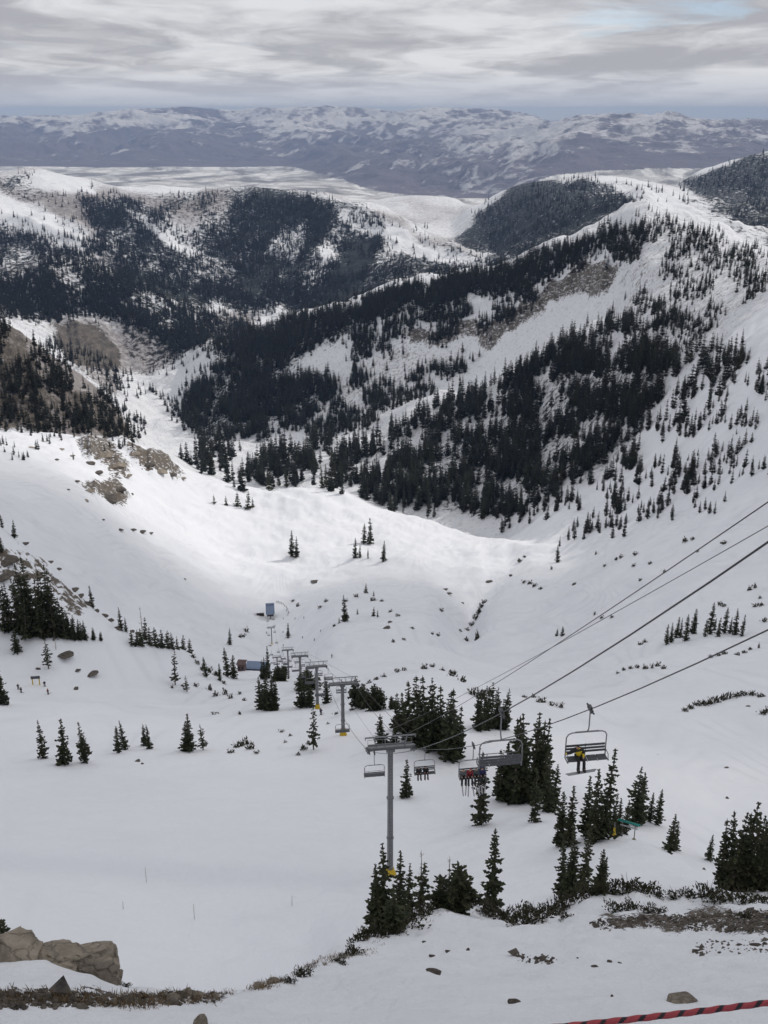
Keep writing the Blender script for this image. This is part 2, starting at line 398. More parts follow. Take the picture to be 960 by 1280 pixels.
DZDX = _dr * np.sin(AZ)[:, None] + _da * np.cos(AZ)[:, None]

# ------------------------------------------------------------------ what covers the ground, by area: bare rock, brush, wood
def paint(polys, soft=1.0):
    m = np.zeros_like(Z)
    du = 26 * fbm(X / (RR[None] * .05), Y / (RR[None] * .15), 5, .6)
    dv = 15 * fbm(X / (RR[None] * .04) + 50, Y / (RR[None] * .12), 5, .6)
    for poly, r0, r1, val in polys:
        j0, j1 = np.searchsorted(RR, r0), np.searchsorted(RR, r1)
        p = np.array(poly)
        cols = np.where((np.abs(AZ) < R(27)))[0]
        i0, i1 = cols[0], cols[-1] + 1
        sub = in_poly(U[i0:i1, j0:j1] + du[i0:i1, j0:j1] * soft, V[i0:i1, j0:j1] + dv[i0:i1, j0:j1] * soft, poly)
        m[i0:i1, j0:j1] = np.maximum(m[i0:i1, j0:j1], sub * val)
    return m


ROCK = [
    ([(-60, 400), (25, 420), (48, 460), (56, 530), (45, 548), (-60, 548)], 1150, 1700, .58),
    ([(55, 470), (120, 500), (180, 552), (160, 560), (90, 540), (60, 510)], 1150, 1700, .56),
    ([(92, 548), (130, 548), (168, 588), (170, 604), (128, 592), (104, 572)], 700, 1200, .62),
    ([(100, 604), (140, 598), (164, 622), (160, 634), (122, 630)], 600, 1100, .68),
    ([(150, 556), (196, 562), (240, 588), (222, 596), (180, 588)], 800, 1250, .66),
    ([(700, 352), (745, 326), (770, 330), (752, 368), (700, 372)], 1800, 2700, .85),
    ([(590, 412), (640, 392), (705, 372), (700, 398), (650, 412), (612, 440)], 1800, 2700, .92),
    ([(500, 425), (600, 395), (596, 420), (520, 440)], 1800, 2700, .66),
    ([(70, 402), (112, 402), (166, 452), (150, 466), (96, 462), (66, 430)], 2700, 4700, .72),
    ([(760, 330), (810, 320), (830, 380), (770, 400)], 1700, 2700, .36),
    ([(-60, 640), (10, 672), (60, 716), (120, 760), (90, 770), (40, 735), (-60, 735)], 270, 400, .5),
    ([(740, 1148), (800, 1140), (1000, 1136), (1000, 1172), (860, 1162), (760, 1160)], 14, 40, .62),
    ([(-60, 1241), (100, 1243), (250, 1240), (300, 1238), (270, 1252), (120, 1258), (-60, 1258)], 9, 18, .58),
]
BRUSH = [
    ([(-60, 222), (60, 236), (150, 236), (310, 243), (270, 275), (225, 270), (170, 250), (120, 262), (140, 300), (60, 270), (-60, 262)], 3300, 8000, .62),
    ([(430, 254), (480, 272), (610, 322), (560, 326), (470, 285)], 3300, 8000, .6),
    ([(60, 290), (140, 300), (200, 340), (100, 335)], 3300, 8000, .5),
    ([(60, 400), (130, 400), (260, 400), (330, 380), (320, 420), (250, 450), (190, 470), (150, 500), (100, 480)], 1700, 5200, .58),
    ([(-60, 400), (40, 420), (130, 496), (190, 556), (100, 548), (-60, 548)], 1150, 1750, .72),
    ([(400, 470), (520, 430), (600, 440), (480, 520), (400, 540)], 1800, 3200, .36),
    ([(735, 300), (800, 262), (880, 282), (1000, 330), (1000, 440), (850, 440), (790, 420), (815, 380), (770, 330)], 1250, 2600, .33),
    ([(520, 250), (600, 262), (620, 290), (540, 280)], 8000, 10000, .45),
]
WOOD = [
    ([(235, 505), (290, 438), (350, 408), (440, 383), (600, 343), (700, 308), (730, 312), (690, 340), (560, 378), (440, 412), (350, 460), (432, 475), (372, 538), (300, 546), (252, 552)], 1900, 3500, .56),
    ([(480, 600), (560, 545), (660, 500), (720, 450), (850, 452), (800, 540), (700, 620), (600, 645), (500, 630)], 1150, 2050, .42),
    ([(100, 250), (150, 244), (182, 252), (232, 292), (262, 330), (330, 360), (330, 395), (250, 380), (150, 350), (110, 290)], 3400, 8000, .74),
    ([(262, 288), (300, 246), (382, 246), (420, 256), (415, 290), (385, 320), (380, 385), (330, 395), (262, 350)], 3400, 8000, .74),
    ([(410, 330), (440, 270), (470, 270), (490, 300), (470, 320), (450, 370), (400, 392), (370, 392)], 3400, 8000, .85),
    ([(470, 345), (520, 322), (640, 322), (660, 335), (540, 365), (450, 385), (400, 395)], 3400, 8000, .6),
    ([(592, 266), (640, 238), (742, 219), (762, 232), (790, 262), (700, 312), (640, 336), (612, 312)], 4500, 7600, .68),
    ([(838, 234), (970, 180), (1000, 300), (940, 292), (900, 270), (890, 245)], 4300, 9000, .64),
    ([(-60, 345), (150, 345), (230, 385), (300, 405), (345, 425), (250, 450), (180, 420), (110, 395), (60, 400), (-60, 400)], 2700, 4700, .55),
    ([(50, 290), (140, 300), (160, 340), (-60, 335), (-60, 300)], 3400, 6000, .5),
]
A_ROCK, A_BRUSH_SHADE, A_WOOD = paint(ROCK, .8), paint(BRUSH), paint(WOOD, .9)
_m = A_ROCK.copy()
for _ in range(6):
    _m[1:-1] = (_m[:-2] + 2 * _m[1:-1] + _m[2:]) / 4
    _m[:, 1:-1] = (_m[:, :-2] + 2 * _m[:, 1:-1] + _m[:, 2:]) / 4
Z += _m * env([(8, .10), (40, .12), (280, 2.5), (700, 5.0), (1300, 14), (2600, 22), (5000, 10)]) * (ridged(X / (RR[None] * .022), Y / (RR[None] * .03), 4, .6) - .25)
U, V = project(np.stack([X, Y, Z], -1))


def blur(m, n=2):
    for _ in range(n):
        m[1:-1] = (m[:-2] + 2 * m[1:-1] + m[2:]) / 4
        m[:, 1:-1] = (m[:, :-2] + 2 * m[:, 1:-1] + m[:, 2:]) / 4
    return m


SNOWY = [([(36, 213), (100, 226), (118, 242), (70, 240), (40, 232)], 4500, 8000, 1), ([(-60, 236), (40, 250), (110, 300), (90, 316), (40, 290), (-60, 270)], 3300, 8000, .9),
         ([(416, 252), (470, 276), (540, 306), (625, 328), (600, 334), (520, 320), (450, 288)], 3300, 8000, .85), ([(758, 226), (842, 244), (885, 285), (840, 275), (790, 250)], 4000, 8000, 1),
         ([(160, 262), (190, 270), (250, 310), (240, 318), (190, 290)], 3300, 8000, .8), ([(330, 330), (345, 300), (372, 272), (384, 280), (360, 330)], 3300, 8000, .55), ([(150, 470), (190, 466), (250, 425), (280, 425), (235, 470), (215, 500), (258, 552), (200, 552), (170, 510)], 1900, 5000, .8)]
A_SNOW = paint(SNOWY, .7)
blur(A_SNOW, 6)
HILL = ((RR > 3200) & (RR < 9600))[None] * 1.0
A_BRUSH_SHADE = np.maximum(A_BRUSH_SHADE, HILL * (.31 + .24 * fbm(X / 900, Y / 900, 3)))
ASPECT = np.clip(.36 + .9 * DZDX, 0, .8)
A_WOOD = np.maximum(A_WOOD * np.where(RR < 4700, 1.0, np.clip(1.0 + 1.2 * DZDX, .6, 1.15)), HILL * np.clip(ASPECT + .25 * fbm(X / 700 + 5, Y / 700, 4), 0, .75) * (RR < 6400)[None])
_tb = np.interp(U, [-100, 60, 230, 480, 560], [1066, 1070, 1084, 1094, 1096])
A_BRUSH_SHADE = np.maximum(A_BRUSH_SHADE, np.clip(1 - np.abs(V - _tb - 8) / 15, 0, .5) / .5 * .7 * np.clip((520 - U) / 120, 0, 1) * ((RR > 70) & (RR < 135))[None])  # shade of the cat track bank, painted in as a darker snow band
blur(A_ROCK, 7), blur(A_BRUSH_SHADE, 16), blur(A_WOOD, 14)
A_BRUSH_SHADE *= 1 - .8 * A_SNOW
A_WOOD *= 1 - .9 * A_SNOW


# ------------------------------------------------------------------ materials
def material(name):
    m = bpy.data.materials.new(name)
    m.use_nodes = True
    return m, NT(m.node_tree)


def simple(name, col, rough=.6, metal=0.0, var=0.0, scale=8.0, spec=0.5):
    m, t = material(name)
    c = (*col, 1.0)
    if var:
        o = t.n('ShaderNodeTexCoord').outputs['Object']
        f = t.noise(o, scale, 5, .6)
        c = t.mix(f, tuple(x * (1 - var) for x in col), tuple(min(1, x * (1 + var)) for x in col))
    b = t.n('ShaderNodeBsdfPrincipled', {'Base Color': c, 'Roughness': rough, 'Metallic': metal, 'Specular IOR Level': spec})
    t.n('ShaderNodeOutputMaterial', {'Surface': b.outputs[0]})
    return m


SNOW = (0.79, 0.80, 0.84)


def terrain_material(name, kind):
    m, t = material(name)
    pos = t.n('ShaderNodeNewGeometry').outputs['Position']
    attr = lambda a: t.n('ShaderNodeAttribute', attribute_name=a).outputs['Fac']
    S1 = {'near': 1.6, 'basin': .10, 'ridge': .045, 'hill': .018, 'valley': .0012, 'range': .0016}[kind]
    if kind in ('near', 'basin'):
        # wind-packed snow: faint cloudy tone, small sastrugi relief, sparse grit
        tone = t.noise(t.vmul(pos, (1, 1, 1)), S1 * .35, 5, .6)
        col = t.mix(tone, (0.70, 0.71, 0.755), (0.83, 0.84, 0.865))
        n1 = t.noise(pos, S1, 8, .62, .3)
        spk = t.noise(pos, 11.0 if kind == 'near' else .9, 4, .75)
        grit = t.mapr(spk, .70 if kind == 'near' else .765, .80, 0, 1)
        if kind == 'basin':
            col = t.mix(t.math('MULTIPLY', attr('brush'), .9), col, (0.655, 0.665, 0.715))  # on this snow the brush mask holds the track bank's painted shade
            # old ski tracks: thin meandering grooves
            tn = t.noise(t.vmul(pos, (1.0, .28, 0)), .016, 2, .4, .3)
            fr = t.math('ABSOLUTE', t.math('SUBTRACT', t.math('FRACT', t.math('MULTIPLY', tn, 26.0)), .5))
            groove = t.math('MULTIPLY', t.mapr(fr, .0, .26, 1, 0), t.mapr(t.noise(pos, .02, 3, .5), .46, .6, 0, 1))
            col = t.mix(t.math('MULTIPLY', groove, .3), col, (0.57, 0.58, 0.62))
        big = t.mapr(t.noise(pos, .5 if kind == 'near' else .03, 3, .5), .5, .7, 0, 1)
        grit = t.math('MULTIPLY', grit, big)
        col = t.mix(t.math('MULTIPLY', grit, .75), col, (0.10, 0.085, 0.07))
        rn = t.noise(pos, 6.0 if kind == 'near' else .22, 7, .68)
        rk = t.mapr(t.math('ADD', attr('rock'), t.math('MULTIPLY', t.math('SUBTRACT', rn, .5), 2.0)), .42, .52, 0, 1)
        rcol = t.mix(t.noise(pos, 9.0 if kind == 'near' else .5, 6, .7), (0.038, 0.032, 0.027), (0.185, 0.150, 0.115))
        col = t.mix(rk, col, rcol)
        if kind == 'near':
            height = t.math('ADD', t.math('MULTIPLY', n1, .10), t.math('MULTIPLY', t.noise(pos, 7.0, 6, .65), .05))
            height = t.math('ADD', height, t.math('MULTIPLY', rk, .03))
            bump = t.n('ShaderNodeBump', {'Height': height, 'Strength': 1.0, 'Distance': 1.4})
        else:
            roll = t.noise(t.vmul(pos, (1.0, .6, 1)), .12, 5, .6, .6)
            height = t.math('ADD', t.math('MULTIPLY', n1, 1.5), t.math('SUBTRACT', t.math('MULTIPLY', roll, .5), t.math('MULTIPLY', groove, .08)))
            bump = t.n('ShaderNodeBump', {'Height': height, 'Strength': .42, 'Distance': 1.0})
        rough = .72
    elif kind in ('ridge', 'hill'):
        col = t.mix(t.noise(pos, S1 * .5, 4), (0.72, 0.73, 0.77), (0.82, 0.83, 0.855))
        nf = t.noise(pos, S1, 8, .72)
        nfine = t.noise(t.vmul(pos, (1, 1, .6)), S1 * 2.6, 6, .75)
        br = t.mapr(t.math('ADD', attr('brush'), t.math('MULTIPLY', t.math('SUBTRACT', nfine, .5), 1.8 if kind == 'ridge' else .9)), .36 if kind == 'ridge' else .28, .56 if kind == 'ridge' else .62, 0, .85)
        bcol = t.mix(nf, (0.13, 0.105, 0.095), (0.24, 0.20, 0.185))
        col = t.mix(br, col, bcol)
        # sparse twigs and stones showing through everywhere
        sp = t.mapr(t.noise(pos, S1 * 4, 5, .8), .54 if kind == 'ridge' else .58, .70, 0, .75)
        col = t.mix(sp, col, (0.12, 0.105, 0.095))
        rk = t.mapr(t.math('ADD', attr('rock'), t.math('SUBTRACT', t.math('ADD', nf, t.noise(pos, S1 * 5, 6, .7)), 1.0)), .40, .52, 0, 1)
        strata = t.noise(t.vmul(pos, (.35, .35, 2.2)), S1 * 1.8, 6, .7)
        ledge = t.mapr(t.noise(t.vmul(pos, (.6, .6, 1.6)), S1 * 3.5, 5, .75), .52, .62, 0, .85)
        rk = t.math('MULTIPLY', rk, t.math('SUBTRACT', 1.0, t.math('MULTIPLY', ledge, t.mapr(attr('brush'), .0, .5, 1, .3))))
        rcol = t.mix(t.mapr(t.math('ADD', t.math('MULTIPLY', strata, .5), t.math('MULTIPLY', t.noise(pos, S1 * 6, 5, .75), .5)), .38, .62), (0.030, 0.027, 0.025), (0.165, 0.138, 0.112))
        col = t.mix(rk, col, rcol)
        wd = t.mapr(t.math('ADD', attr('wood'), t.math('MULTIPLY', t.math('SUBTRACT', nfine, .5), 2.2)), .40, .62, 0, 1)
        wcol = t.mix(t.noise(pos, S1 * 5, 3, .7), (0.006, 0.010, 0.010), (0.024, 0.031, 0.028))
        col = t.mix(wd, col, wcol)
        height = t.math('ADD', t.math('MULTIPLY', nf, 8.0 if kind == 'ridge' else 12.0), t.math('MULTIPLY', wd, t.math('MULTIPLY', nfine, 5.0 if kind == 'ridge' else 25.0)))
        bump = t.n('ShaderNodeBump', {'Height': height, 'Strength': .8, 'Distance': 1.0})
        rough = .8
    elif kind == 'valley':
        cell = t.n('ShaderNodeTexVoronoi', {'Vector': t.vmul(pos, (1, .55, 0)), 'Scale': .0016, 'Randomness': .75}, feature='DISTANCE_TO_EDGE').outputs[0]
        hedge = t.mapr(cell, .02, .10, .8, 0)
        nb = t.noise(t.vmul(pos, (1, .5, 0)), .0011, 8, .7, .6)
        dark = t.math('MAXIMUM', t.math('MULTIPLY', hedge, .6), t.mapr(nb, .42, .57, 0, .9))
        foot = t.mapr(t.math('ADD', attr('brush'), t.math('MULTIPLY', nb, .4)), .5, .8, 0, 1)
        dark = t.math('MAXIMUM', dark, foot)
        col = t.mix(dark, (0.80, 0.80, 0.80), (0.13, 0.115, 0.105))
        bump = t.n('ShaderNodeBump', {'Height': nb, 'Strength': .2, 'Distance': 60.0})
        rough = .9
    else:
        nb = t.noise(pos, .00042, 9, .68, .5)
        nf = t.noise(pos, .0022, 7, .72, .3)
        nz = t.n('ShaderNodeSeparateXYZ', {0: t.n('ShaderNodeNewGeometry').outputs['Normal']})
        sx = nz.outputs[0]
        # snow survives on the faces turned from the afternoon sun and on the tops
        zz = t.n('ShaderNodeSeparateXYZ', {0: pos}).outputs[2]
        top = t.mapr(zz, -900, -250, 0, .14)
        s = t.math('ADD', t.math('MULTIPLY', nb, .55), t.math('MULTIPLY', nf, .55))
        s = t.math('ADD', s, top)
        s = t.math('SUBTRACT', s, t.math('MULTIPLY', sx, .16))
        snow = t.mapr(s, .62, .71, 0, .72)
        bcol = t.mix(nf, (0.075, 0.068, 0.088), (0.19, 0.165, 0.185))
        col = t.mix(snow, bcol, (0.78, 0.78, 0.80))
        bump = t.n('ShaderNodeBump', {'Height': t.math('ADD', nb, t.math('MULTIPLY', nf, .35)), 'Strength': .7, 'Distance': 260.0})
        rough = .9
    b = t.n('ShaderNodeBsdfPrincipled', {'Base Color': col, 'Roughness': rough, 'Normal': bump.outputs[0], 'Specular IOR Level': .25})
    t.n('ShaderNodeOutputMaterial', {'Surface': b.outputs[0]})
    return m


def terrain_mesh(name, j0, j1, mat, keep=None):
    i = np.arange(NA)
    n = j1 - j0
    co = np.stack([X[:, j0:j1], Y[:, j0:j1], Z[:, j0:j1]], -1).reshape(-1, 3)
    a = i[:, None] * n + np.arange(n - 1)[None]
    b = ((i + 1) % NA)[:, None] * n + np.arange(n - 1)[None]
    quads = np.stack([a, a + 1, b + 1, b], -1).reshape(-1, 4)
    if keep is not None:
        quads = quads[keep[:, j0:j1 - 1].ravel()]
    me = bpy.data.meshes.new(name)
    me.vertices.add(len(co))
    me.vertices.foreach_set('co', co.astype(np.float32).ravel())
    me.loops.add(quads.size)
    me.loops.foreach_set('vertex_index', quads.astype(np.int32).ravel())
    me.polygons.add(len(quads))
    me.polygons.foreach_set('loop_start', np.arange(0, quads.size, 4, dtype=np.int32))
    me.polygons.foreach_set('loop_total', np.full(len(quads), 4, np.int32))
    me.polygons.foreach_set('use_smooth', np.ones(len(quads), bool))
    for nm, arr in (('rock', A_ROCK), ('brush', A_BRUSH_SHADE), ('wood', A_WOOD)):
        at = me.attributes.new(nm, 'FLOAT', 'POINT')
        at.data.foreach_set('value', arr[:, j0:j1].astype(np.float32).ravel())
    me.update(calc_edges=True)
    me.materials.append(mat)
    o = bpy.data.objects.new(name, me)
    COL.objects.link(o)
    o['kind'] = 'structure'
    return o


FOOT = RR[None] < lr[L_VALLEY + 1][:, None] + 500
cuts = [0] + [int(np.searchsorted(RR, r)) for r in (48, 1190, 3290, 9600)]
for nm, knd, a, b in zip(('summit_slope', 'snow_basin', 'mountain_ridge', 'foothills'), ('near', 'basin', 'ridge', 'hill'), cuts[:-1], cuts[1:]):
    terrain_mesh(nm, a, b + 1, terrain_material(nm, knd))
terrain_mesh('valley_floor', cuts[-1], NR, terrain_material('valley_floor', 'valley'), FOOT)
terrain_mesh('distant_mountains', cuts[-1], NR, terrain_material('distant_mountains', 'range'), ~FOOT)

# ------------------------------------------------------------------ the cloud added out of view, placed and sized to shade the near slopes
def build_shade_cloud(name, gx, gy, ax, ay, h, seed, dens):
    off = SUN_DIR * ((h + 180) / SUN_DIR.z)
    n = 72
    t = np.linspace(-1, 1, n)
    a, b = np.meshgrid(t, t, indexing='ij')
    rad = np.hypot(a, b)
    th = np.arctan2(b, a)
    edge = 1 - rad / (0.80 + .22 * fbm(np.cos(th) * 1.3 + seed, np.sin(th) * 1.3, 3))
    edge = np.clip(edge / .42, 0, 1)
    lump = fbm(a * 3 + seed, b * 3, 4)
    xs, ys = gx + off.x + a * ax, gy + off.y + b * ay
    up = h + edge ** .5 * (95 + 70 * lump)
    dn = h - edge ** .5 * (22 + 14 * lump) - 1
    co = np.concatenate([np.stack([xs, ys, up], -1).reshape(-1, 3), np.stack([xs, ys, dn], -1).reshape(-1, 3)])
    f = []
    for i in range(n - 1):
        for j in range(n - 1):
            q = (i * n + j, (i + 1) * n + j, (i + 1) * n + j + 1, i * n + j + 1)
            f.append(q)
            f.append(tuple(k + n * n for k in reversed(q)))
    me = bpy.data.meshes.new(name)
    me.from_pydata(co.tolist(), [], f)
    at = me.attributes.new('dens', 'FLOAT', 'POINT')
    d = np.clip(edge * (1 + .5 * lump), 0, 1).ravel()
    at.data.foreach_set('value', np.concatenate([d, d]).astype(np.float32))
    me.polygons.foreach_set('use_smooth', np.ones(len(me.polygons), bool))
    m, t_ = material('shade_cloud')
    dn_ = t_.n('ShaderNodeAttribute', attribute_name='dens').outputs['Fac']
    pos = t_.n('ShaderNodeNewGeometry').outputs['Position']
    op = t_.math('MULTIPLY', t_.mapr(dn_, 0, 1, 0, 1, True), t_.mapr(t_.noise(pos, .006, 6, .6), .25, .75, dens * .85, dens))
    tr = t_.n('ShaderNodeBsdfTranslucent', {'Color': (.93, .93, .94, 1)})
    tp = t_.n('ShaderNodeBsdfTransparent')
    ms = t_.n('ShaderNodeMixShader', {0: op, 1: tp.outputs[0], 2: tr.outputs[0]})
    t_.n('ShaderNodeOutputMaterial', {'Surface': ms.outputs[0]})
    me.materials.append(m)
    o = bpy.data.objects.new(name, me)
    COL.objects.link(o)
    o['kind'] = 'structure'
    return o


build_shade_cloud('shade_cloud', -20, 330, 1300, 1020, 1150.0, 3.1, .93)

# ------------------------------------------------------------------ air: even haze round everything
hm, ht = material('haze')
hv = ht.n('ShaderNodeVolumePrincipled', {'Color': (0.42, 0.60, 1.0, 1), 'Absorption Color': (0.2, 0.2, 0.2, 1), 'Density': 0.000024, 'Anisotropy': 0.0})
ho = ht.n('ShaderNodeOutputMaterial')
ht.link(hv.outputs[0], ho.inputs['Volume'])
bm = bmesh.new()
bmesh.ops.create_cube(bm, size=1.0)
_front = np.abs(AZ) < R(60)
zlo, zhi = float(Z.min()) - 30, max(16.0, float(Z[_front].max()) + 8)
bmesh.ops.scale(bm, vec=(150000, 150000, zhi - zlo), verts=bm.verts)
bmesh.ops.translate(bm, vec=(0, 0, (zhi + zlo) / 2), verts=bm.verts)
me = bpy.data.meshes.new('haze')
bm.to_mesh(me)
bm.free()
me.materials.append(hm)
haze = bpy.data.objects.new('haze', me)
COL.objects.link(haze)
haze['kind'] = 'stuff'

# ------------------------------------------------------------------ things: names, labels, copies
def tag(o, label, cat, group=None, kind=None):
    o['label'] = label
    o['category'] = cat
    if group:
        o['group'] = group
    if kind:
        o['kind'] = kind
    return o


def empty(name, loc, rot=(0, 0, 0), scale=(1, 1, 1)):
    o = bpy.data.objects.new(name, None)
    o.empty_display_size = .2
    COL.objects.link(o)
    o.location, o.rotation_euler, o.scale = loc, rot, scale
    return o


def part(name, me, parent, loc=(0, 0, 0), rot=(0, 0, 0)):
    o = bpy.data.objects.new(name, me)
    COL.objects.link(o)
    o.parent = parent
    o.location, o.rotation_euler = loc, rot
    return o


def mesh(name, verts, faces, mats, fmat=None, smooth=False):
    me = bpy.data.meshes.new(name)
    me.from_pydata([tuple(v) for v in verts], [], faces)
    for m in (mats if isinstance(mats, (list, tuple)) else [mats]):
        me.materials.append(m)
    if fmat is not None:
        me.polygons.foreach_set('material_index', np.array(fmat, np.int32))
    if smooth:
        me.polygons.foreach_set('use_smooth', np.ones(len(me.polygons), bool))
    me.update()
    return me


class G:
    """collects tubes, boxes and blades into one mesh"""
    def __init__(self):
        self.v, self.f = [], []

    def tube(self, pts, rad, n=8, cap=True):
        pts = [Vector(p) for p in pts]
        rad = rad if isinstance(rad, (list, tuple)) else [rad] * len(pts)
        base = len(self.v)
        side = None
        for i, p in enumerate(pts):
            d = (pts[min(i + 1, len(pts) - 1)] - pts[max(i - 1, 0)]).normalized()
            if side is None:
                side = d.orthogonal().normalized()
            else:
                side = (side - d * side.dot(d)).normalized()
            up = d.cross(side)
            for k in range(n):
                a = 2 * math.pi * k / n
                self.v.append(p + (side * math.cos(a) + up * math.sin(a)) * rad[i])
        for i in range(len(pts) - 1):
            for k in range(n):
                a, b = base + i * n + k, base + i * n + (k + 1) % n
                self.f.append((a, b, b + n, a + n))
        if cap:
            self.f.append(tuple(base + k for k in reversed(range(n))))
            e = base + (len(pts) - 1) * n
            self.f.append(tuple(e + k for k in range(n)))
        return self

    def box(self, c, s, rot=None, bevel=0.0):
        c, h = Vector(c), Vector(s) / 2
        M = rot.to_matrix() if rot is not None else Matrix.Identity(3)
        if bevel <= 0:
            base = len(self.v)
            for sx in (-1, 1):
                for sy in (-1, 1):
                    for sz in (-1, 1):
                        self.v.append(c + M @ Vector((sx * h.x, sy * h.y, sz * h.z)))
            for q in ((0, 1, 3, 2), (4, 6, 7, 5), (0, 4, 5, 1), (2, 3, 7, 6), (0, 2, 6, 4), (1, 5, 7, 3)):
                self.f.append(tuple(base + k for k in q))
        else:
            bm = bmesh.new()
            bmesh.ops.create_cube(bm, size=1)
            bmesh.ops.scale(bm, vec=s, verts=bm.verts)
            bmesh.ops.bevel(bm, geom=bm.edges[:], offset=bevel, segments=2, affect='EDGES', profile=.5)
            bm.verts.index_update()
            base = len(self.v)
            self.v += [c + M @ v.co for v in bm.verts]
            self.f += [tuple(base + v.index for v in f.verts) for f in bm.faces]
            bm.free()
        return self

    def mesh(self, name, mat, smooth=False):
        return mesh(name, self.v, self.f, mat, None, smooth)


def lumps(seed, sub=3, amp=.35, flat=1.0, cuts=5):
    """a broken, faceted stone of unit radius"""
    rnd = random.Random(seed)
    bm = bmesh.new()
    bmesh.ops.create_icosphere(bm, subdivisions=sub, radius=1.0)
    planes = [(Vector((rnd.gauss(0, 1), rnd.gauss(0, 1), rnd.gauss(0, .8))).normalized(), rnd.uniform(.55, .85)) for _ in range(cuts)]
    co = np.array([v.co for v in bm.verts])
    n = amp * (ridged(co[:, 0] * 1.3 + seed, co[:, 1] * 1.3 + co[:, 2] * 1.1, 4) - .3) + amp * .5 * fbm(co[:, 0] * 5, co[:, 1] * 5 + co[:, 2] * 4 + seed, 3)
    for v, k in zip(bm.verts, n):
        p = v.co * (1 + float(k) * .6)
        for nn, d in planes:
            e = p.dot(nn) - d
            if e > 0:
                p = p - nn * e * .9
        v.co = Vector((p.x, p.y, p.z * flat))
    vs = [v.co.copy() for v in bm.verts]
    bm.verts.index_update()
    fs = [tuple(v.index for v in f.verts) for f in bm.faces]
    bm.free()
    return vs, fs


# ------------------------------------------------------------------ plant and stone materials
def needle_material(name, dark, light, red=None):
    m, t = material(name)
    o = t.n('ShaderNodeTexCoord').outputs['Object']
    oi = t.n('ShaderNodeObjectInfo').outputs['Random']
    f = t.noise(o, 9.0, 4, .7)
    c = t.mix(t.mapr(f, .35, .68), dark, light)
    if red:
        c = t.mix(t.math('MULTIPLY', t.mapr(oi, .3, 1, 0, .55), t.mapr(t.noise(o, 3.0, 3, .6), .45, .6)), c, red)
    b = t.n('ShaderNodeBsdfPrincipled', {'Base Color': c, 'Roughness': .75, 'Specular IOR Level': .2})
    t.n('ShaderNodeOutputMaterial', {'Surface': b.outputs[0]})
    return m


M_NEEDLE = needle_material('conifer_needles', (0.014, 0.019, 0.010), (0.070, 0.078, 0.040), (0.072, 0.050, 0.032))
M_FAR = needle_material('conifer_needles_far', (0.010, 0.014, 0.011), (0.034, 0.042, 0.032))
M_SHRUB = needle_material('shrub_leaves', (0.020, 0.022, 0.012), (0.075, 0.072, 0.040), (0.070, 0.045, 0.035))
M_BARK = simple('bark', (0.085, 0.068, 0.055), .9, var=.5, scale=14)
M_DEAD = simple('weathered_wood', (0.20, 0.18, 0.16), .9, var=.35, scale=14)


def stone_material(name, a, b, sc):
    m, t = material(name)
    o = t.n('ShaderNodeTexCoord').outputs['Object']
    f = t.noise(o, sc, 8, .7)
    c = t.mix(t.mapr(f, .3, .7), a, b)
    ow = t.n('ShaderNodeVectorMath', {0: o, 1: t.vmul(t.n('ShaderNodeTexNoise', {'Vector': o, 'Scale': sc * .8, 'Detail': 5.0}).outputs['Color'], (.9, .9, .9))}, operation='ADD').outputs[0]
    vo = t.n('ShaderNodeTexVoronoi', {'Vector': ow, 'Scale': sc * .9}, feature='DISTANCE_TO_EDGE').outputs[0]
    c = t.mix(t.mapr(vo, 0, .03, .3, 0), c, tuple(x * .35 for x in a))
    h = t.math('ADD', t.math('MULTIPLY', f, .6), t.mapr(vo, 0, .08, 0, .25))
    bp = t.n('ShaderNodeBump', {'Height': h, 'Strength': .9, 'Distance': .15})
    b_ = t.n('ShaderNodeBsdfPrincipled', {'Base Color': c, 'Roughness': .92, 'Normal': bp.outputs[0], 'Specular IOR Level': .2})
    t.n('ShaderNodeOutputMaterial', {'Surface': b_.outputs[0]})
    return m


M_STONE = stone_material('tan_rock', (0.17, 0.145, 0.115), (0.37, 0.32, 0.26), 2.6)
M_GREYSTONE = stone_material('dark_rock', (0.045, 0.042, 0.040), (0.17, 0.145, 0.12), 2.2)


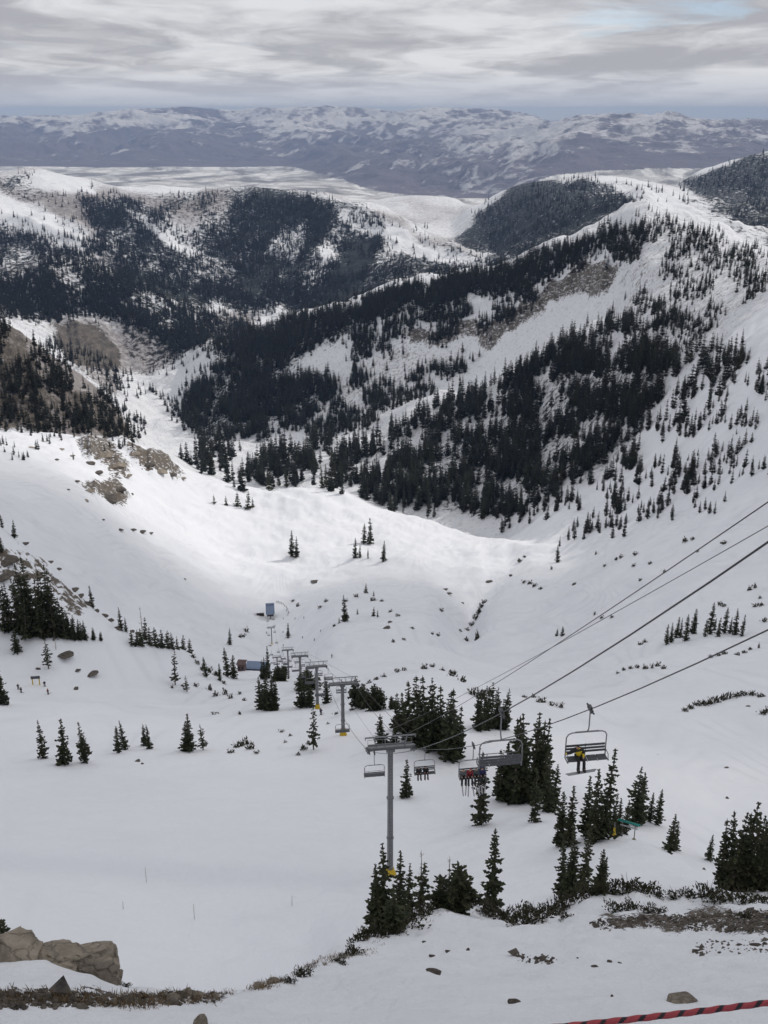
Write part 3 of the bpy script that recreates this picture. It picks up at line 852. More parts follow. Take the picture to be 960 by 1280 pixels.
# ------------------------------------------------------------------ conifers of unit height
def conifer(seed, levels=26, per=7, width=.15, taper=.85, gap=.1, base=.06, droop=.35, tops=1, clumps=3, cross=True, skew=0.0):
    rnd = random.Random(seed)
    cv, cf, tv = [], [], G()

    def blade(c, d, lat, ln, wd):
        k = len(cv)
        a = c - d * ln * .45
        e = c + d * ln * .55
        cv.extend([a, c + lat * wd * rnd.uniform(.7, 1.1), e, c - lat * wd * rnd.uniform(.7, 1.1)])
        cf.append((k, k + 1, k + 2, k + 3))
    stems = [(0, 0, 1.0, width)]
    for s in range(1, tops):
        a = rnd.uniform(0, 6.28)
        q = rnd.uniform(.6, 1.0) * width
        stems.append((math.cos(a) * q, math.sin(a) * q, rnd.uniform(.62, .93), width * rnd.uniform(.6, .85)))
    for sx, sy, sh, sw in stems:
        lean = Vector((rnd.uniform(-.03, .03) + skew, rnd.uniform(-.03, .03), 0))
        ax = lambda z: Vector((sx, sy, 0)) * min(1, z * 4 + .3) + lean * z + Vector((0, 0, z * sh))
        tv.tube([ax(z) - Vector((0, 0, .03 if z == 0 else 0)) for z in (0, .25, .5, .75, .97)], [.016 * sh + .004, .012, .009, .006, .002], 5, False)
        lv = max(4, int(levels * sh))
        lobes = [rnd.uniform(.58, 1.28) for _ in range(lv + 1)]
        for i in range(lv):
            z = base + (1 - base) * (i + rnd.uniform(0, .8)) / lv
            prof = (1 - z) ** taper * min(1, .45 + 3.2 * (z - base + .05))
            ln0 = (sw * prof + .012) * lobes[i]
            np_ = max(3, int(per * (0.45 + .55 * prof / max(.2, (1 - base) ** taper)) + .5))
            th0 = rnd.uniform(0, 6.28)
            for j in range(np_):
                if rnd.random() < gap:
                    continue
                th = th0 + 6.283 * j / np_ + rnd.uniform(-.35, .35)
                ln = ln0 * rnd.uniform(.65, 1.2)
                dr = droop * rnd.uniform(.5, 1.4)
                d = Vector((math.cos(th), math.sin(th), 0))
                lat = Vector((-math.sin(th), math.cos(th), 0))
                for c_ in range(clumps):
                    s = (c_ + .75 + rnd.uniform(-.2, .2)) / clumps
                    p = ax(z) + d * ln * s + Vector((0, 0, -dr * ln * s * (1.25 - .75 * s)))
                    tip = (d + Vector((0, 0, -dr * (1.2 - 1.2 * s) + rnd.uniform(-.15, .35)))).normalized()
                    sz = ln * rnd.uniform(.75, 1.15) / clumps + .010
                    blade(p, tip, (lat + Vector((0, 0, rnd.uniform(-.5, .5)))).normalized(), sz * 1.5, sz * .62)
                    if cross:
                        blade(p - Vector((0, 0, sz * .2)), (tip + lat * rnd.uniform(-.9, .9)).normalized(),
                              Vector((rnd.uniform(-.3, .3), rnd.uniform(-.3, .3), 1)).normalized(), sz * 1.2, sz * .5)
            # leader spray
        k = len(cv)
        for q in range(3):
            a = q * 2.1
            cv.extend([ax(.93) + Vector((math.cos(a), math.sin(a), 0)) * .012, ax(.93) - Vector((math.cos(a), math.sin(a), 0)) * .012, ax(1.0) + Vector((0, 0, .01))])
            cf.append((k + q * 3, k + q * 3 + 1, k + q * 3 + 2))
    return (cv, cf), (tv.v, tv.f)


def dead_tree(seed, n=26):
    rnd = random.Random(seed)
    g = G()
    g.tube([(0, 0, -.03), (.01, 0, .35), (0, .012, .7), (.006, 0, 1)], [.018, .013, .008, .003], 5)
    for i in range(n):
        z = rnd.uniform(.15, .95)
        a = rnd.uniform(0, 6.28)
        l = (.14 * (1 - z) + .03) * rnd.uniform(.5, 1.2)
        g.tube([(0, 0, z), (math.cos(a) * l * .6, math.sin(a) * l * .6, z - .01), (math.cos(a) * l, math.sin(a) * l, z + .02)], [.005, .004, .002], 3, False)
    return g


TREES = {}


def tree_kind(name, n, **kw):
    TREES[name] = []
    for s in range(n):
        (cv, cf), (tv, tf) = conifer(hash_s(name) + s * 13, **kw)
        TREES[name].append((mesh('conifer_crown', cv, cf, M_NEEDLE), mesh('conifer_trunk', tv, tf, M_BARK)))


def hash_s(s):
    return sum(ord(c) * (i + 3) for i, c in enumerate(s))


tree_kind('spire', 5, levels=30, per=8, width=.105, taper=.72, gap=.24, base=.03)
tree_kind('spruce', 4, levels=26, per=9, width=.165, taper=.75, gap=.22, base=.03)
tree_kind('multi', 4, levels=24, per=8, width=.125, taper=.7, gap=.14, base=.02, tops=3)
tree_kind('sparse', 3, levels=20, per=6, width=.15, taper=.6, gap=.35, base=.10)
tree_kind('round', 3, levels=15, per=9, width=.30, taper=.42, gap=.08, base=.04, droop=-.3, tops=3)
tree_kind('small', 4, levels=14, per=7, width=.15, taper=.8, gap=.08, base=.02, clumps=2)
M_SNAG = dead_tree(5).mesh('dead_trunk', M_DEAD)
_rt = random.Random(99)


def plant_tree(p, height, kind, label, group=None, wide=1.0, cat='conifer tree'):
    rz = _rt.uniform(0, 6.28)
    o = empty('conifer_tree', p - Vector((0, 0, height * .015)), (_rt.uniform(-.055, .055), _rt.uniform(-.055, .055), rz), (height * wide, height * wide, height))
    cr, tk = _rt.choice(TREES[kind])
    part('crown', cr, o)
    part('trunk', tk, o)
    return tag(o, label, cat, group)


ORD = ['leftmost', 'second', 'third', 'fourth', 'fifth', 'sixth', 'seventh', 'eighth', 'ninth', 'tenth', 'eleventh', 'twelfth', 'thirteenth', 'fourteenth', 'fifteenth', 'sixteenth', 'seventeenth', 'eighteenth', 'nineteenth', 'twentieth', 'twenty-first', 'twenty-second', 'twenty-third', 'twenty-fourth', 'twenty-fifth']


def cluster(place, kind, trees, rmin=1.0, rmax=70000.0, group=None, what='conifer'):
    """place: where the clump stands; trees: (u, v of the foot, height in px, width factor[, kind])"""
    trees = sorted(trees)
    hs = sorted((t[2] for t in trees), reverse=True)
    for i, t in enumerate(trees):
        p = spot(t[0], t[1], rmin, rmax)
        k = t[4] if len(t) > 4 else kind
        hm_ = px(p, t[2] + max(0.0, float(project(np.array(p))[1]) - t[1])) / .86
        if len(trees) == 1:
            lab = place
        else:
            size = 'tallest ' if t[2] == hs[0] and hs[0] > hs[1] * 1.08 else 'shortest ' if t[2] == hs[-1] and hs[-1] < hs[-2] * .92 else ''
            pos = 'leftmost' if i == 0 else 'rightmost' if i == len(trees) - 1 else ORD[i] + ' from left'
            lab = '%s%s, %s %s' % (size, what, pos, place)
        plant_tree(p, hm_, k, lab, group or (('conifers ' + place) if len(trees) > 1 else None), t[3])


# near the crest of the summit slope
cluster('in the clump at the near tower foot', 'spire', [(468, 1152, 84, .9), (482, 1158, 112, .95), (498, 1155, 96, 1), (510, 1146, 74, .9), (474, 1164, 70, 1.3, 'spruce'), (492, 1166, 62, 1.4, 'spruce')], 22, 48)
cluster('thin ragged conifer with a bare top right of the tower clump', 'sparse', [(524, 1140, 70, 1.1)], 22, 48)
cluster('broad bushy pine with pale stems on the crest left of the lone spire', 'round', [(575, 1140, 66, 1.0)], 22, 48)
cluster('lone slender spire fir standing on the shrubby crest in the centre foreground', 'spire', [(615, 1136, 110, .9)], 22, 48)
cluster('in the crest clump below the snowy knoll', 'spire', [(703, 1118, 76, 1), (710, 1122, 60, 1.2, 'spruce'), (716, 1120, 94, .85), (727, 1120, 92, .9), (746, 1117, 64, 1.15, 'multi')], 20, 300)
cluster('in the pair between the knoll and the big tree clump', 'spire', [(699, 1058, 74, 1.15), (710, 1058, 80, 1)], 60, 300)
cluster('in the clump on the knoll left of the yellow pad', 'spire', [(733, 1046, 78, 1.1), (742, 1052, 96, 1.0), (752, 1049, 116, .9), (764, 1044, 56, 1), (772, 1044, 48, 1.1), (780, 1042, 44, 1.1)], 60, 300)
cluster('at the knoll edge right of the yellow pad', 'spruce', [(792, 1030, 72, 1.05), (800, 1028, 66, 1, 'spire'), (812, 1027, 38, 1.2, 'spire'), (822, 1031, 50, 1, 'spire')], 60, 320)
cluster('in the pair on the slope right of the knoll edge', 'spire', [(836, 1066, 52, 1.2), (844, 1063, 40, 1.1)], 60, 400)
cluster('small lone fir on open snow left of the large right edge trees', 'spire', [(886, 1075, 34, 1.2)], 60, 400)
cluster('in the large dark right edge clump', 'multi', [(912, 1112, 104, .95), (924, 1114, 118, .95), (935, 1114, 108, .85, 'spire'), (948, 1112, 98, 1), (958, 1114, 90, 1)], 20, 300)
# around the lift line
cluster('in the tall clump behind the empty near chair', 'multi', [(636, 1000, 72, 1.3), (645, 1002, 112, .95), (655, 1000, 114, .95), (664, 996, 108, .95), (672, 985, 88, .9, 'spire')], 90, 400)
cluster('in the line stepping down right of the empty near chair', 'spire', [(668, 1028, 70, 1), (684, 1014, 84, 1), (692, 1010, 60, 1.1)], 90, 400)
cluster('tall ragged fir on the open snow just left of the empty near chair', 'spire', [(601, 1031, 94, 1.0)], 90, 400)
cluster('in the stand behind the near chairs', 'spruce', [(514, 925, 74, .9), (522, 930, 84, .9), (532, 936, 90, .9), (541, 938, 92, .9), (549, 938, 84, .9), (558, 944, 80, .95), (566, 951, 90, .95), (572, 948, 66, .9), (505, 914, 50, 1), (497, 912, 46, 1)], 90, 400)
cluster('in the row behind the empty near chair', 'multi', [(597, 912, 54, 1.0), (606, 912, 48, 1), (614, 911, 58, .9), (622, 911, 52, .9), (631, 912, 54, .9)], 90, 400)
cluster('in the small group beside the near tower top', 'spruce', [(477, 932, 40, 1.2), (493, 931, 34, 1.1), (507, 996, 48, .9)], 90, 400)
cluster('on the knoll crest right of the second lift tower', 'round', [(445, 884, 38, .75), (467, 887, 32, .9), (476, 887, 26, .9), (490, 886, 16, .8), (455, 886, 28, .8)], 120, 500)
cluster('between the second and third lift towers', 'spruce', [(378, 884, 42, 1.0), (389, 884, 40, 1.0), (385, 862, 24, 1.4, 'round'), (409, 879, 36, .9)], 120, 500)
cluster('crooked leaning conifer left of the second lift tower', 'sparse', [(392, 937, 56, .8)], 90, 400)
cluster('in the bushy clump left of the lift towers', 'multi', [(326, 886, 40, 1.1), (334, 888, 46, 1.1), (340, 888, 44, .9), (329, 849, 28, 1), (336, 848, 42, .85, 'spire'), (348, 851, 18, 1.3, 'round'), (354, 846, 14, 1.3, 'round')], 120, 700)
cluster('in the clump left of the long low lodge', 'spire', [(287, 806, 20, 1.1), (285, 846, 38, 1), (292, 848, 30, 1.3), (275, 851, 22, 1.2), (258, 846, 26, 1.1)], 120, 700)
# left snowfield
cluster('in the row of three on the left snowfield', 'spruce', [(55, 948, 50, .75), (80, 955, 60, .85), (107, 953, 54, .8)], 90, 500)
cluster('in the small pair of spires mid left on the snowfield', 'spire', [(148, 941, 36, 1.1), (157, 937, 38, 1)], 90, 500)
cluster('in the smallest pair on the left snowfield', 'spire', [(181, 932, 28, 1.2), (187, 936, 32, 1)], 90, 500)
cluster('in the pair of full firs on the snowfield', 'spire', [(231, 939, 38, 1.3), (238, 939, 50, 1.15)], 90, 500)
cluster('thin gappy fir right of the full firs on the snowfield', 'sparse', [(254, 937, 34, 1.1)], 90, 500)
cluster('wide spruce on the snow below the dark left grove', 'spruce', [(21, 815, 30, 1.2)], 90, 500)
cluster('single ragged fir right of the wide spruce at left', 'sparse', [(61, 836, 38, 1)], 90, 500)
cluster('dark conifer cut by the left edge of the picture', 'spruce', [(3, 880, 44, 1.1)], 90, 500)
cluster('pale leaning fir on the snow left of the rocky rib', 'sparse', [(219, 856, 42, .9)], 90, 500)
cluster('short ragged conifer right of the pale leaning fir', 'sparse', [(234, 865, 20, 1)], 90, 500)
cluster('dark conifer half cut off at the lower left behind the outcrop', 'spruce', [(-6, 1172, 66, 1.2)], 20, 300)
cluster('in the dark grove on the left rib', 'multi', [(8, 790, 60, 1), (27, 792, 66, 1), (36, 793, 74, 1), (45, 794, 98, .8), (53, 794, 80, 1), (62, 795, 84, .9), (72, 795, 66, .9), (79, 796, 48, 1), (86, 797, 34, 1), (94, 799, 30, 1.1), (100, 800, 26, 1.1), (107, 800, 24, 1.1), (117, 800, 16, 1.1), (127, 801, 12, 1.1)], 200, 345)
cluster('on the crest of the left rib against the bowl', 'spire', [(18, 671, 20, 1.3), (3, 660, 16, 1.3), (2, 690, 20, 1.4), (116, 760, 28, 1.1), (152, 788, 28, 1), (158, 790, 18, 1)], 200, 352)
cluster('in the dark row along the rib end', 'small', [(165, 806, 18, 1.4), (171, 807, 20, 1.2), (177, 807, 22, 1.3), (181, 800, 28, 1.1), (188, 807, 22, 1.4), (195, 808, 24, 1.4), (202, 809, 22, 1.4), (209, 810, 22, 1.4), (215, 811, 20, 1.3), (222, 812, 16, 1.3), (229, 812, 18, 1.3), (237, 816, 18, 1.2)], 200, 372)
# middle distance
cluster('in the pair of stems alone on the sunlit bench', 'spire', [(365, 695, 31, 1.15), (371, 696, 24, 1.1)], 600, 1200)
cluster('in the loose group on the sunlit bench', 'spire', [(444, 697, 24, 1.1), (450, 697, 16, 1), (460, 698, 12, 1), (455, 680, 24, 1.3), (463, 680, 30, 1.2), (479, 702, 25, 1.2)], 600, 1200)
cluster('in the small row just below the bench lip at left', 'small', [(268, 629, 10, 1.3), (283, 632, 12, 1.2), (297, 633, 18, 1.3), (310, 635, 20, 1.3), (316, 634, 12, 1.2)], 600, 1300)
cluster('lone fir on the snow right of the blue roofed station', 'spire', [(432, 777, 32, 1.1)], 400, 1200)
cluster('small lone tree on the run below the blue roofed station', 'spire', [(360, 797, 18, 1.2)], 400, 1200)
cluster('in the scattering of tiny trees above the knoll', 'small', [(457, 741, 12, 1.2), (467, 745, 7, 1), (467, 770, 12, 1.1), (472, 771, 9, 1.1), (447, 768, 8, 1), (424, 779, 8, 1)], 400, 1200)
cluster('in the stand on the right slope beside the cable', 'spire', [(833, 805, 24, 1.2), (839, 803, 24, 1.1), (845, 797, 26, 1.2), (850, 797, 24, .9), (857, 801, 34, 1.0), (865, 792, 30, 1), (868, 792, 30, .9), (881, 796, 22, 1), (887, 793, 40, 1), (893, 788, 16, 1), (897, 796, 24, 1.1), (905, 791, 32, 1.1), (912, 792, 20, 1.1), (919, 793, 33, 1.0), (927, 795, 26, 1.1)], 200, 700)
cluster('lone small tree on the slope under the upper cables', 'spire', [(697, 703, 20, 1.3)], 500, 1200)
cluster('in the tiny pair on smooth snow under the upper cables', 'small', [(696, 795, 10, 1.2), (703, 795, 13, 1.2)], 300, 1200)
# bare and dead trunks
for u, v, h, r0, r1, lab in ((178, 783, 36, 200, 400, 'bare grey dead larch standing at the end of the left rib'),
                             (560, 1132, 66, 22, 48, 'thin bare snag beside the broad bushy pine'),
                             (526, 1136, 78, 22, 48, 'bare dead pole rising from the thin ragged conifer'),
                             (70, 812, 22, 200, 400, 'short dead trunk above the dark slab of rock at left')):
    p = spot(u, v, r0, r1)
    hh = px(p, h) / .86
    o = empty('dead_tree', p, (0, 0, _rt.uniform(0, 6)), (hh * .8, hh * .8, hh))
    part('trunk', M_SNAG, o)
    tag(o, lab, 'dead tree')

# ------------------------------------------------------------------ forests
FOREST = [  # polygon, rmin, rmax, how many, height px (lo, hi), clumping
    ([(222, 575), (262, 556), (330, 566), (400, 546), (450, 540), (490, 560), (560, 548), (640, 520), (690, 470), (720, 440), (790, 440), (850, 455), (830, 500), (780, 545), (740, 590), (690, 625), (640, 645), (560, 648), (480, 634), (400, 612), (330, 610), (262, 598)], 1150, 2100, 1700, 14, 32, .34),
    ([(640, 470), (700, 425), (770, 408), (815, 400), (850, 455), (720, 470), (660, 510)], 1100, 2000, 330, 14, 25, .2),
    ([(480, 545), (560, 500), (640, 470), (700, 430), (640, 520), (560, 555), (490, 570)], 1300, 2050, 260, 14, 28, .35),
    ([(790, 480), (850, 440), (940, 430), (930, 470), (880, 510), (830, 560), (770, 600), (720, 620)], 900, 1700, 210, 15, 30, .5),
    ([(620, 655), (700, 620), (790, 590), (890, 500), (980, 440), (980, 610), (890, 640), (790, 660), (700, 680)], 700, 1300, 330, 7, 26, .55),
    ([(225, 518), (258, 478), (300, 440), (352, 412), (432, 388), (445, 405), (400, 428), (350, 462), (330, 480), (400, 470), (432, 480), (372, 540), (300, 548), (252, 556), (235, 540)], 1900, 3300, 2100, 9, 19, .1),
    ([(432, 386), (500, 362), (600, 345), (700, 308), (745, 300), (735, 330), (690, 345), (640, 365), (560, 380), (500, 392), (445, 410)], 1900, 3300, 2000, 7, 15, .14),
    ([(440, 415), (560, 385), (690, 350), (660, 392), (560, 425), (500, 440), (430, 500), (400, 530), (440, 470)], 1900, 3000, 850, 7, 15, .36),
    ([(380, 540), (470, 480), (560, 455), (600, 450), (540, 490), (470, 530), (400, 556)], 1900, 3000, 650, 7, 16, .38),
    ([(745, 295), (800, 265), (820, 330), (780, 330), (740, 325)], 1700, 2700, 330, 7, 16, .3),
    ([(800, 262), (860, 280), (980, 322), (980, 440), (850, 450), (790, 430), (815, 385), (830, 350), (800, 320)], 1250, 2500, 1200, 6, 14, .42),
    ([(770, 385), (815, 372), (850, 400), (800, 440), (740, 420)], 1250, 2500, 120, 9, 18, .4),
    ([(228, 500), (290, 434), (350, 404), (440, 379), (600, 339), (612, 354), (500, 374), (440, 396), (350, 428), (300, 455), (245, 515)], 1900, 3700, 1300, 8, 15, .05),
    ([(205, 490), (225, 515), (250, 552), (205, 522)], 2200, 3200, 60, 7, 12, .3),
    ([(-10, 400), (60, 440), (130, 495), (185, 552), (165, 560), (90, 545), (0, 545)], 1150, 1620, 520, 8, 22, .3),
    ([(60, 420), (130, 448), (210, 500), (185, 545), (120, 500), (60, 460)], 1500, 3300, 330, 6, 13, .3),
    ([(-10, 540), (110, 545), (200, 560), (60, 580), (-10, 580)], 800, 1250, 34, 7, 14, .4),
    # front hill at left and the valley sides behind
    ([(-10, 345), (150, 343), (230, 385), (300, 402), (345, 425), (285, 445), (230, 440), (150, 400), (100, 395), (60, 402), (-10, 400)], 2600, 4700, 3300, 6, 13, .12),
    ([(-10, 300), (60, 290), (140, 305), (200, 345), (150, 345), (-10, 340)], 3300, 6000, 800, 6, 11, .35),
    ([(-10, 255), (50, 285), (110, 300), (-10, 305)], 3300, 6800, 110, 6, 10, .5),
    ([(102, 252), (150, 246), (182, 254), (232, 294), (262, 330), (330, 362), (330, 392), (250, 376), (150, 348), (112, 290)], 3400, 8000, 2100, 5, 9, .1),
    ([(264, 288), (300, 248), (382, 247), (418, 257), (414, 290), (384, 320), (378, 385), (330, 392), (262, 350)], 3400, 8000, 2200, 5, 9, .1),
    ([(412, 330), (440, 272), (470, 272), (488, 300), (470, 320), (450, 368), (400, 390), (372, 390)], 3400, 8000, 700, 5, 9, .15),
    ([(384, 320), (414, 290), (430, 290), (412, 330), (372, 390), (380, 360)], 3400, 8000, 120, 5, 8, .4),
    ([(470, 345), (500, 325), (560, 335), (640, 326), (655, 335), (540, 365), (450, 385), (430, 380)], 3400, 6500, 420, 5, 9, .35),
    ([(60, 240), (330, 246), (470, 270), (620, 325), (640, 345), (440, 385), (330, 395), (150, 350), (0, 340), (-10, 260)], 3400, 8000, 2400, 4, 9, .45),
    ([(20, 216), (50, 214), (60, 226), (30, 232)], 5200, 8000, 26, 4, 7, .1),
    ([(90, 240), (330, 244), (260, 290), (160, 256)], 5000, 8000, 90, 4, 7, .3),
    ([(592, 266), (640, 240), (742, 220), (762, 234), (788, 262), (700, 310), (640, 332), (612, 312)], 4500, 7600, 900, 4, 8, .05),
    ([(760, 224), (840, 240), (880, 258), (800, 262), (770, 245)], 4200, 7600, 110, 5, 9, .5),
    ([(838, 236), (980, 182), (980, 300), (930, 285), (900, 268), (880, 250)], 4200, 9000, 520, 4, 8, .15),
    ([(180, 470), (260, 400), (330, 385), (300, 430), (230, 480), (200, 515)], 2300, 5200, 160, 5, 10, .5),
]
pts, hts, wid = [], [], []
for poly, r0, r1, n, h0, h1, clump in FOREST:
    P_ = np.array(poly, float)
    lo, hi = P_.min(0), P_.max(0)
    got = np.zeros((0, 2))
    while len(got) < n:
        q = RNG.uniform(lo, hi, (n * 4, 2))
        q = q[in_poly(q[:, 0] + 5 * fbm(q[:, 0] / 22, q[:, 1] / 22, 3), q[:, 1] + 4 * fbm(q[:, 0] / 20 + 9, q[:, 1] / 20, 3), poly)]
        dn = .5 + fbm(q[:, 0] / 42.0, q[:, 1] / 26.0 + 7, 4) * 1.3
        q = q[dn > clump * RNG.uniform(.55, 1.45, len(q))]
        got = np.concatenate([got, q])
    got = got[:n] + RNG.normal(0, 1, (n, 2)) * np.where(RNG.random((n, 1)) < .35, 7.0, 1.5)
    w3 = cast(got[:, 0], got[:, 1], r0, r1)
    ok = ~np.isnan(w3[:, 0])
    w3 = w3[ok]
    ii = np.clip(np.searchsorted(AZ, np.arctan2(w3[:, 0], w3[:, 1])), 0, NA - 1)
    rr3 = np.hypot(w3[:, 0], w3[:, 1])
    asp = DZDX[ii, np.clip(np.searchsorted(RR, rr3), 0, NR - 1)]
    w3 = w3[(rr3 < 4700) & (A_SNOW[ii, np.clip(np.searchsorted(RR, rr3), 0, NR - 1)] * .85 < RNG.random(len(w3))) | (rr3 >= 4700) & (A_SNOW[ii, np.clip(np.searchsorted(RR, rr3), 0, NR - 1)] * .9 < RNG.random(len(w3))) & (RNG.random(len(w3)) < np.clip(.95 + 1.4 * asp, .35, 1))]
    d = (w3[:, 1] * CP - w3[:, 2] * SP) / FPX
    hp = h0 + (h1 - h0) * RNG.beta(2.0, 2.2, len(w3))
    pts.append(w3)
    hts.append(hp * d / .92)
    wid.append(hp)
pts, hts, wid = np.concatenate(pts), np.concatenate(hts), np.concatenate(wid)
n_named = sum(1 for o in COL.objects if o.name.startswith('conifer_tree'))
order = np.argsort(-wid)
near = order[:max(0, 296 - n_named)]
rest = order[max(0, 296 - n_named):]
uu, vv = project(pts)
for k in near:
    if uu[k] < 260:
        lab, grp = 'tall dark conifer on the rocky wooded spur at the left edge', 'tall conifers on the left spur'
    elif uu[k] < 430:
        lab, grp = 'tall dark fir in the valley forest just beyond the snow lip', 'tall firs beyond the snow lip'
    elif vv[k] > 560 and uu[k] < 620:
        lab, grp = 'tall dark fir in the lower edge of the central forest', 'tall firs along the lower forest edge'
    elif uu[k] < 700:
        lab, grp = 'tall dark fir inside the dense shaded forest in the centre', 'tall firs in the dense central forest'
    else:
        lab, grp = 'tall dark fir where the dense forest thins towards the right slope', 'tall firs at the right side of the forest'
    plant_tree(Vector(pts[k]), float(hts[k]), ('spire', 'small', 'spire', 'spruce')[int(k) % 4], lab, grp, float(RNG.uniform(.85, 1.15)))


def instancer(name, variants, P3, scl, wsc, mats):
    """one object of many: points carrying shared tree meshes"""
    me = bpy.data.meshes.new(name)
    me.vertices.add(len(P3))
    me.vertices.foreach_set('co', P3.astype(np.float32).ravel())
    sv = np.stack([scl * wsc, scl * wsc, scl], -1).astype(np.float32)
    at = me.attributes.new('tree_scale', 'FLOAT_VECTOR', 'POINT')
    at.data.foreach_set('vector', sv.ravel())
    at = me.attributes.new('tree_turn', 'FLOAT_VECTOR', 'POINT')
    rot = np.zeros((len(P3), 3), np.float32)
    rot[:, 2] = RNG.uniform(0, 6.28, len(P3))
    rot[:, :2] = RNG.normal(0, .03, (len(P3), 2))
    at.data.foreach_set('vector', rot.ravel())
    at = me.attributes.new('tree_kind', 'INT', 'POINT')
    at.data.foreach_set('value', RNG.integers(0, len(variants), len(P3)).astype(np.int32))
    for m in mats:
        me.materials.append(m)
    ng = bpy.data.node_groups.new(name, 'GeometryNodeTree')
    ng.interface.new_socket('Geometry', in_out='INPUT', socket_type='NodeSocketGeometry')
    ng.interface.new_socket('Geometry', in_out='OUTPUT', socket_type='NodeSocketGeometry')
    N, K = ng.nodes, ng.links
    gi, go = N.new('NodeGroupInput'), N.new('NodeGroupOutput')
    join = N.new('GeometryNodeJoinGeometry')
    for v in variants:
        ob = bpy.data.objects.new(v.name, v)
        oi = N.new('GeometryNodeObjectInfo')
        oi.inputs['Object'].default_value = ob
        oi.inputs['As Instance'].default_value = False
        g2i = N.new('GeometryNodeGeometryToInstance')
        K.new(oi.outputs['Geometry'], g2i.inputs[0])
        K.new(g2i.outputs[0], join.inputs[0])
    iop = N.new('GeometryNodeInstanceOnPoints')
    iop.inputs['Pick Instance'].default_value = True

    def named(nm, dt):
        a = N.new('GeometryNodeInputNamedAttribute')
        a.data_type = dt
        a.inputs['Name'].default_value = nm
        return a.outputs['Attribute']
    m2p = N.new('GeometryNodeMeshToPoints')
    K.new(gi.outputs[0], m2p.inputs['Mesh'])
    K.new(m2p.outputs[0], iop.inputs['Points'])
    K.new(join.outputs[0], iop.inputs['Instance'])
    K.new(named('tree_kind', 'INT'), iop.inputs['Instance Index'])
    e2r = N.new('FunctionNodeEulerToRotation')
    K.new(named('tree_turn', 'FLOAT_VECTOR'), e2r.inputs[0])
    K.new(e2r.outputs[0], iop.inputs['Rotation'])
    K.new(named('tree_scale', 'FLOAT_VECTOR'), iop.inputs['Scale'])
    K.new(iop.outputs[0], go.inputs[0])
    o = bpy.data.objects.new(name, me)
    COL.objects.link(o)
    o.modifiers.new('forest', 'NODES').node_group = ng
    return o


far_kinds = []
for s in range(6):
    (cv, cf), (tv, tf) = conifer(400 + s, levels=19, per=7, width=(.085, .10, .13, .09, .115, .15)[s], taper=.75, gap=.08, base=.03, clumps=2, cross=True)
    n = len(cv)
    far_kinds.append(mesh('far_conifer', cv + tv, cf + [tuple(i + n for i in f) for f in tf], [M_FAR, M_BARK], [0] * len(cf) + [1] * len(tf)))
fo = instancer('conifer_forest', far_kinds, pts[rest], hts[rest], RNG.uniform(.85, 1.3, len(rest)), [M_FAR, M_BARK])
tag(fo, 'dark conifer forest spread over the mountain ridges and foothills', 'forest', kind='stuff')
print('trees: named', n_named, 'forest', len(rest))

# ------------------------------------------------------------------ the chairlift
M_STEEL = simple('galvanised_steel', (0.20, 0.205, 0.215), .5, .35, .25, 3.0)
M_DARKSTEEL = simple('dark_steel', (0.07, 0.072, 0.078), .5, .3, .2, 4.0)
M_CABLE = simple('cable_steel', (0.055, 0.055, 0.06), .5, .5)
M_SEAT = simple('seat_pad', (0.075, 0.08, 0.09), .7, 0, .2, 6.0)
M_YELLOW = simple('yellow_pad', (0.50, 0.34, 0.02), .8, 0, .25, 3.0)
T1 = Vector((0.7, 94.6, -65.5))
T0 = Vector((10.99, 22.06, -9.54))
_tilt = Matrix.Rotation(R(21.7) - PITCH, 3, 'X')      # surveyed with the camera level taken at 21.7 degrees
T1, T0 = _tilt @ T1, _tilt @ T0
GAUGE = 4.87
towers = []           # ground point, head height point
tops = [(488, 1098, 88, 100, None), (429, 919, 150, 175, 856), (397, 886, 195, 240, 834), (376, 858, 270, 330, 821), (361, 850, 350, 420, 813),
        (347, 842, 470, 560, 822), (340, 805, 600, 720, 785)]
heads = []
for u, v, a, b, vt in tops:
    g = spot(u, v, a, b)
    if vt is None:
        head = Vector((T1.x, T1.y, T1.z))
        g = Vector((T1.x, T1.y, gz(T1.x, T1.y)))
    else:
        d = ray_dir(u, vt)
        k = math.hypot(g.x, g.y) / math.hypot(d[0], d[1])
        head = Vector((d * k).tolist())
        head.x, head.y = g.x, g.y
    heads.append((g, head))
BASE = spot(338, 771, 650, 900)
ext = T1 + (T0 - T1) * 1.3
ext.z = T1.z + (T0.z - T1.z) * 1.3 + 4 * 2.15 * 1.3 * .3
heads.insert(0, (Vector((ext.x, ext.y, gz(ext.x, ext.y))), ext))
nodes = [h for _, h in heads] + [BASE + Vector((0, 0, 4.5))]


def flat_dir(i):
    a = nodes[max(i - 1, 0)]
    b = nodes[min(i + 1, len(nodes) - 1)]
    d = a - b
    d.z = 0
    return d.normalized()           # points uphill


def sheave_pt(i, side):
    d = flat_dir(i)
    return nodes[i] + Vector((-d.y, d.x, 0)) * (GAUGE / 2 * side) + Vector((0, 0, -.12))


def rope(side, i, t):
    """point on the haul rope between node i (uphill) and i+1"""
    if i == 0:
        d = flat_dir(1)
        o = Vector((-d.y, d.x, 0)) * (GAUGE / 2 * side)
        s = 1.3 * (1 - t)
        p = T1 + (T0 - T1) * s + o
        p.z -= 4 * 2.15 * s * (1 - s) + .12
        if s < .12:
            p = p.lerp(sheave_pt(1, side), 1 - s / .12)
        return p
    a, b = sheave_pt(i, side), sheave_pt(i + 1, side)
    p = a.lerp(b, t)
    p.z -= 4 * (b - a).length * .018 * t * (1 - t)
    return p


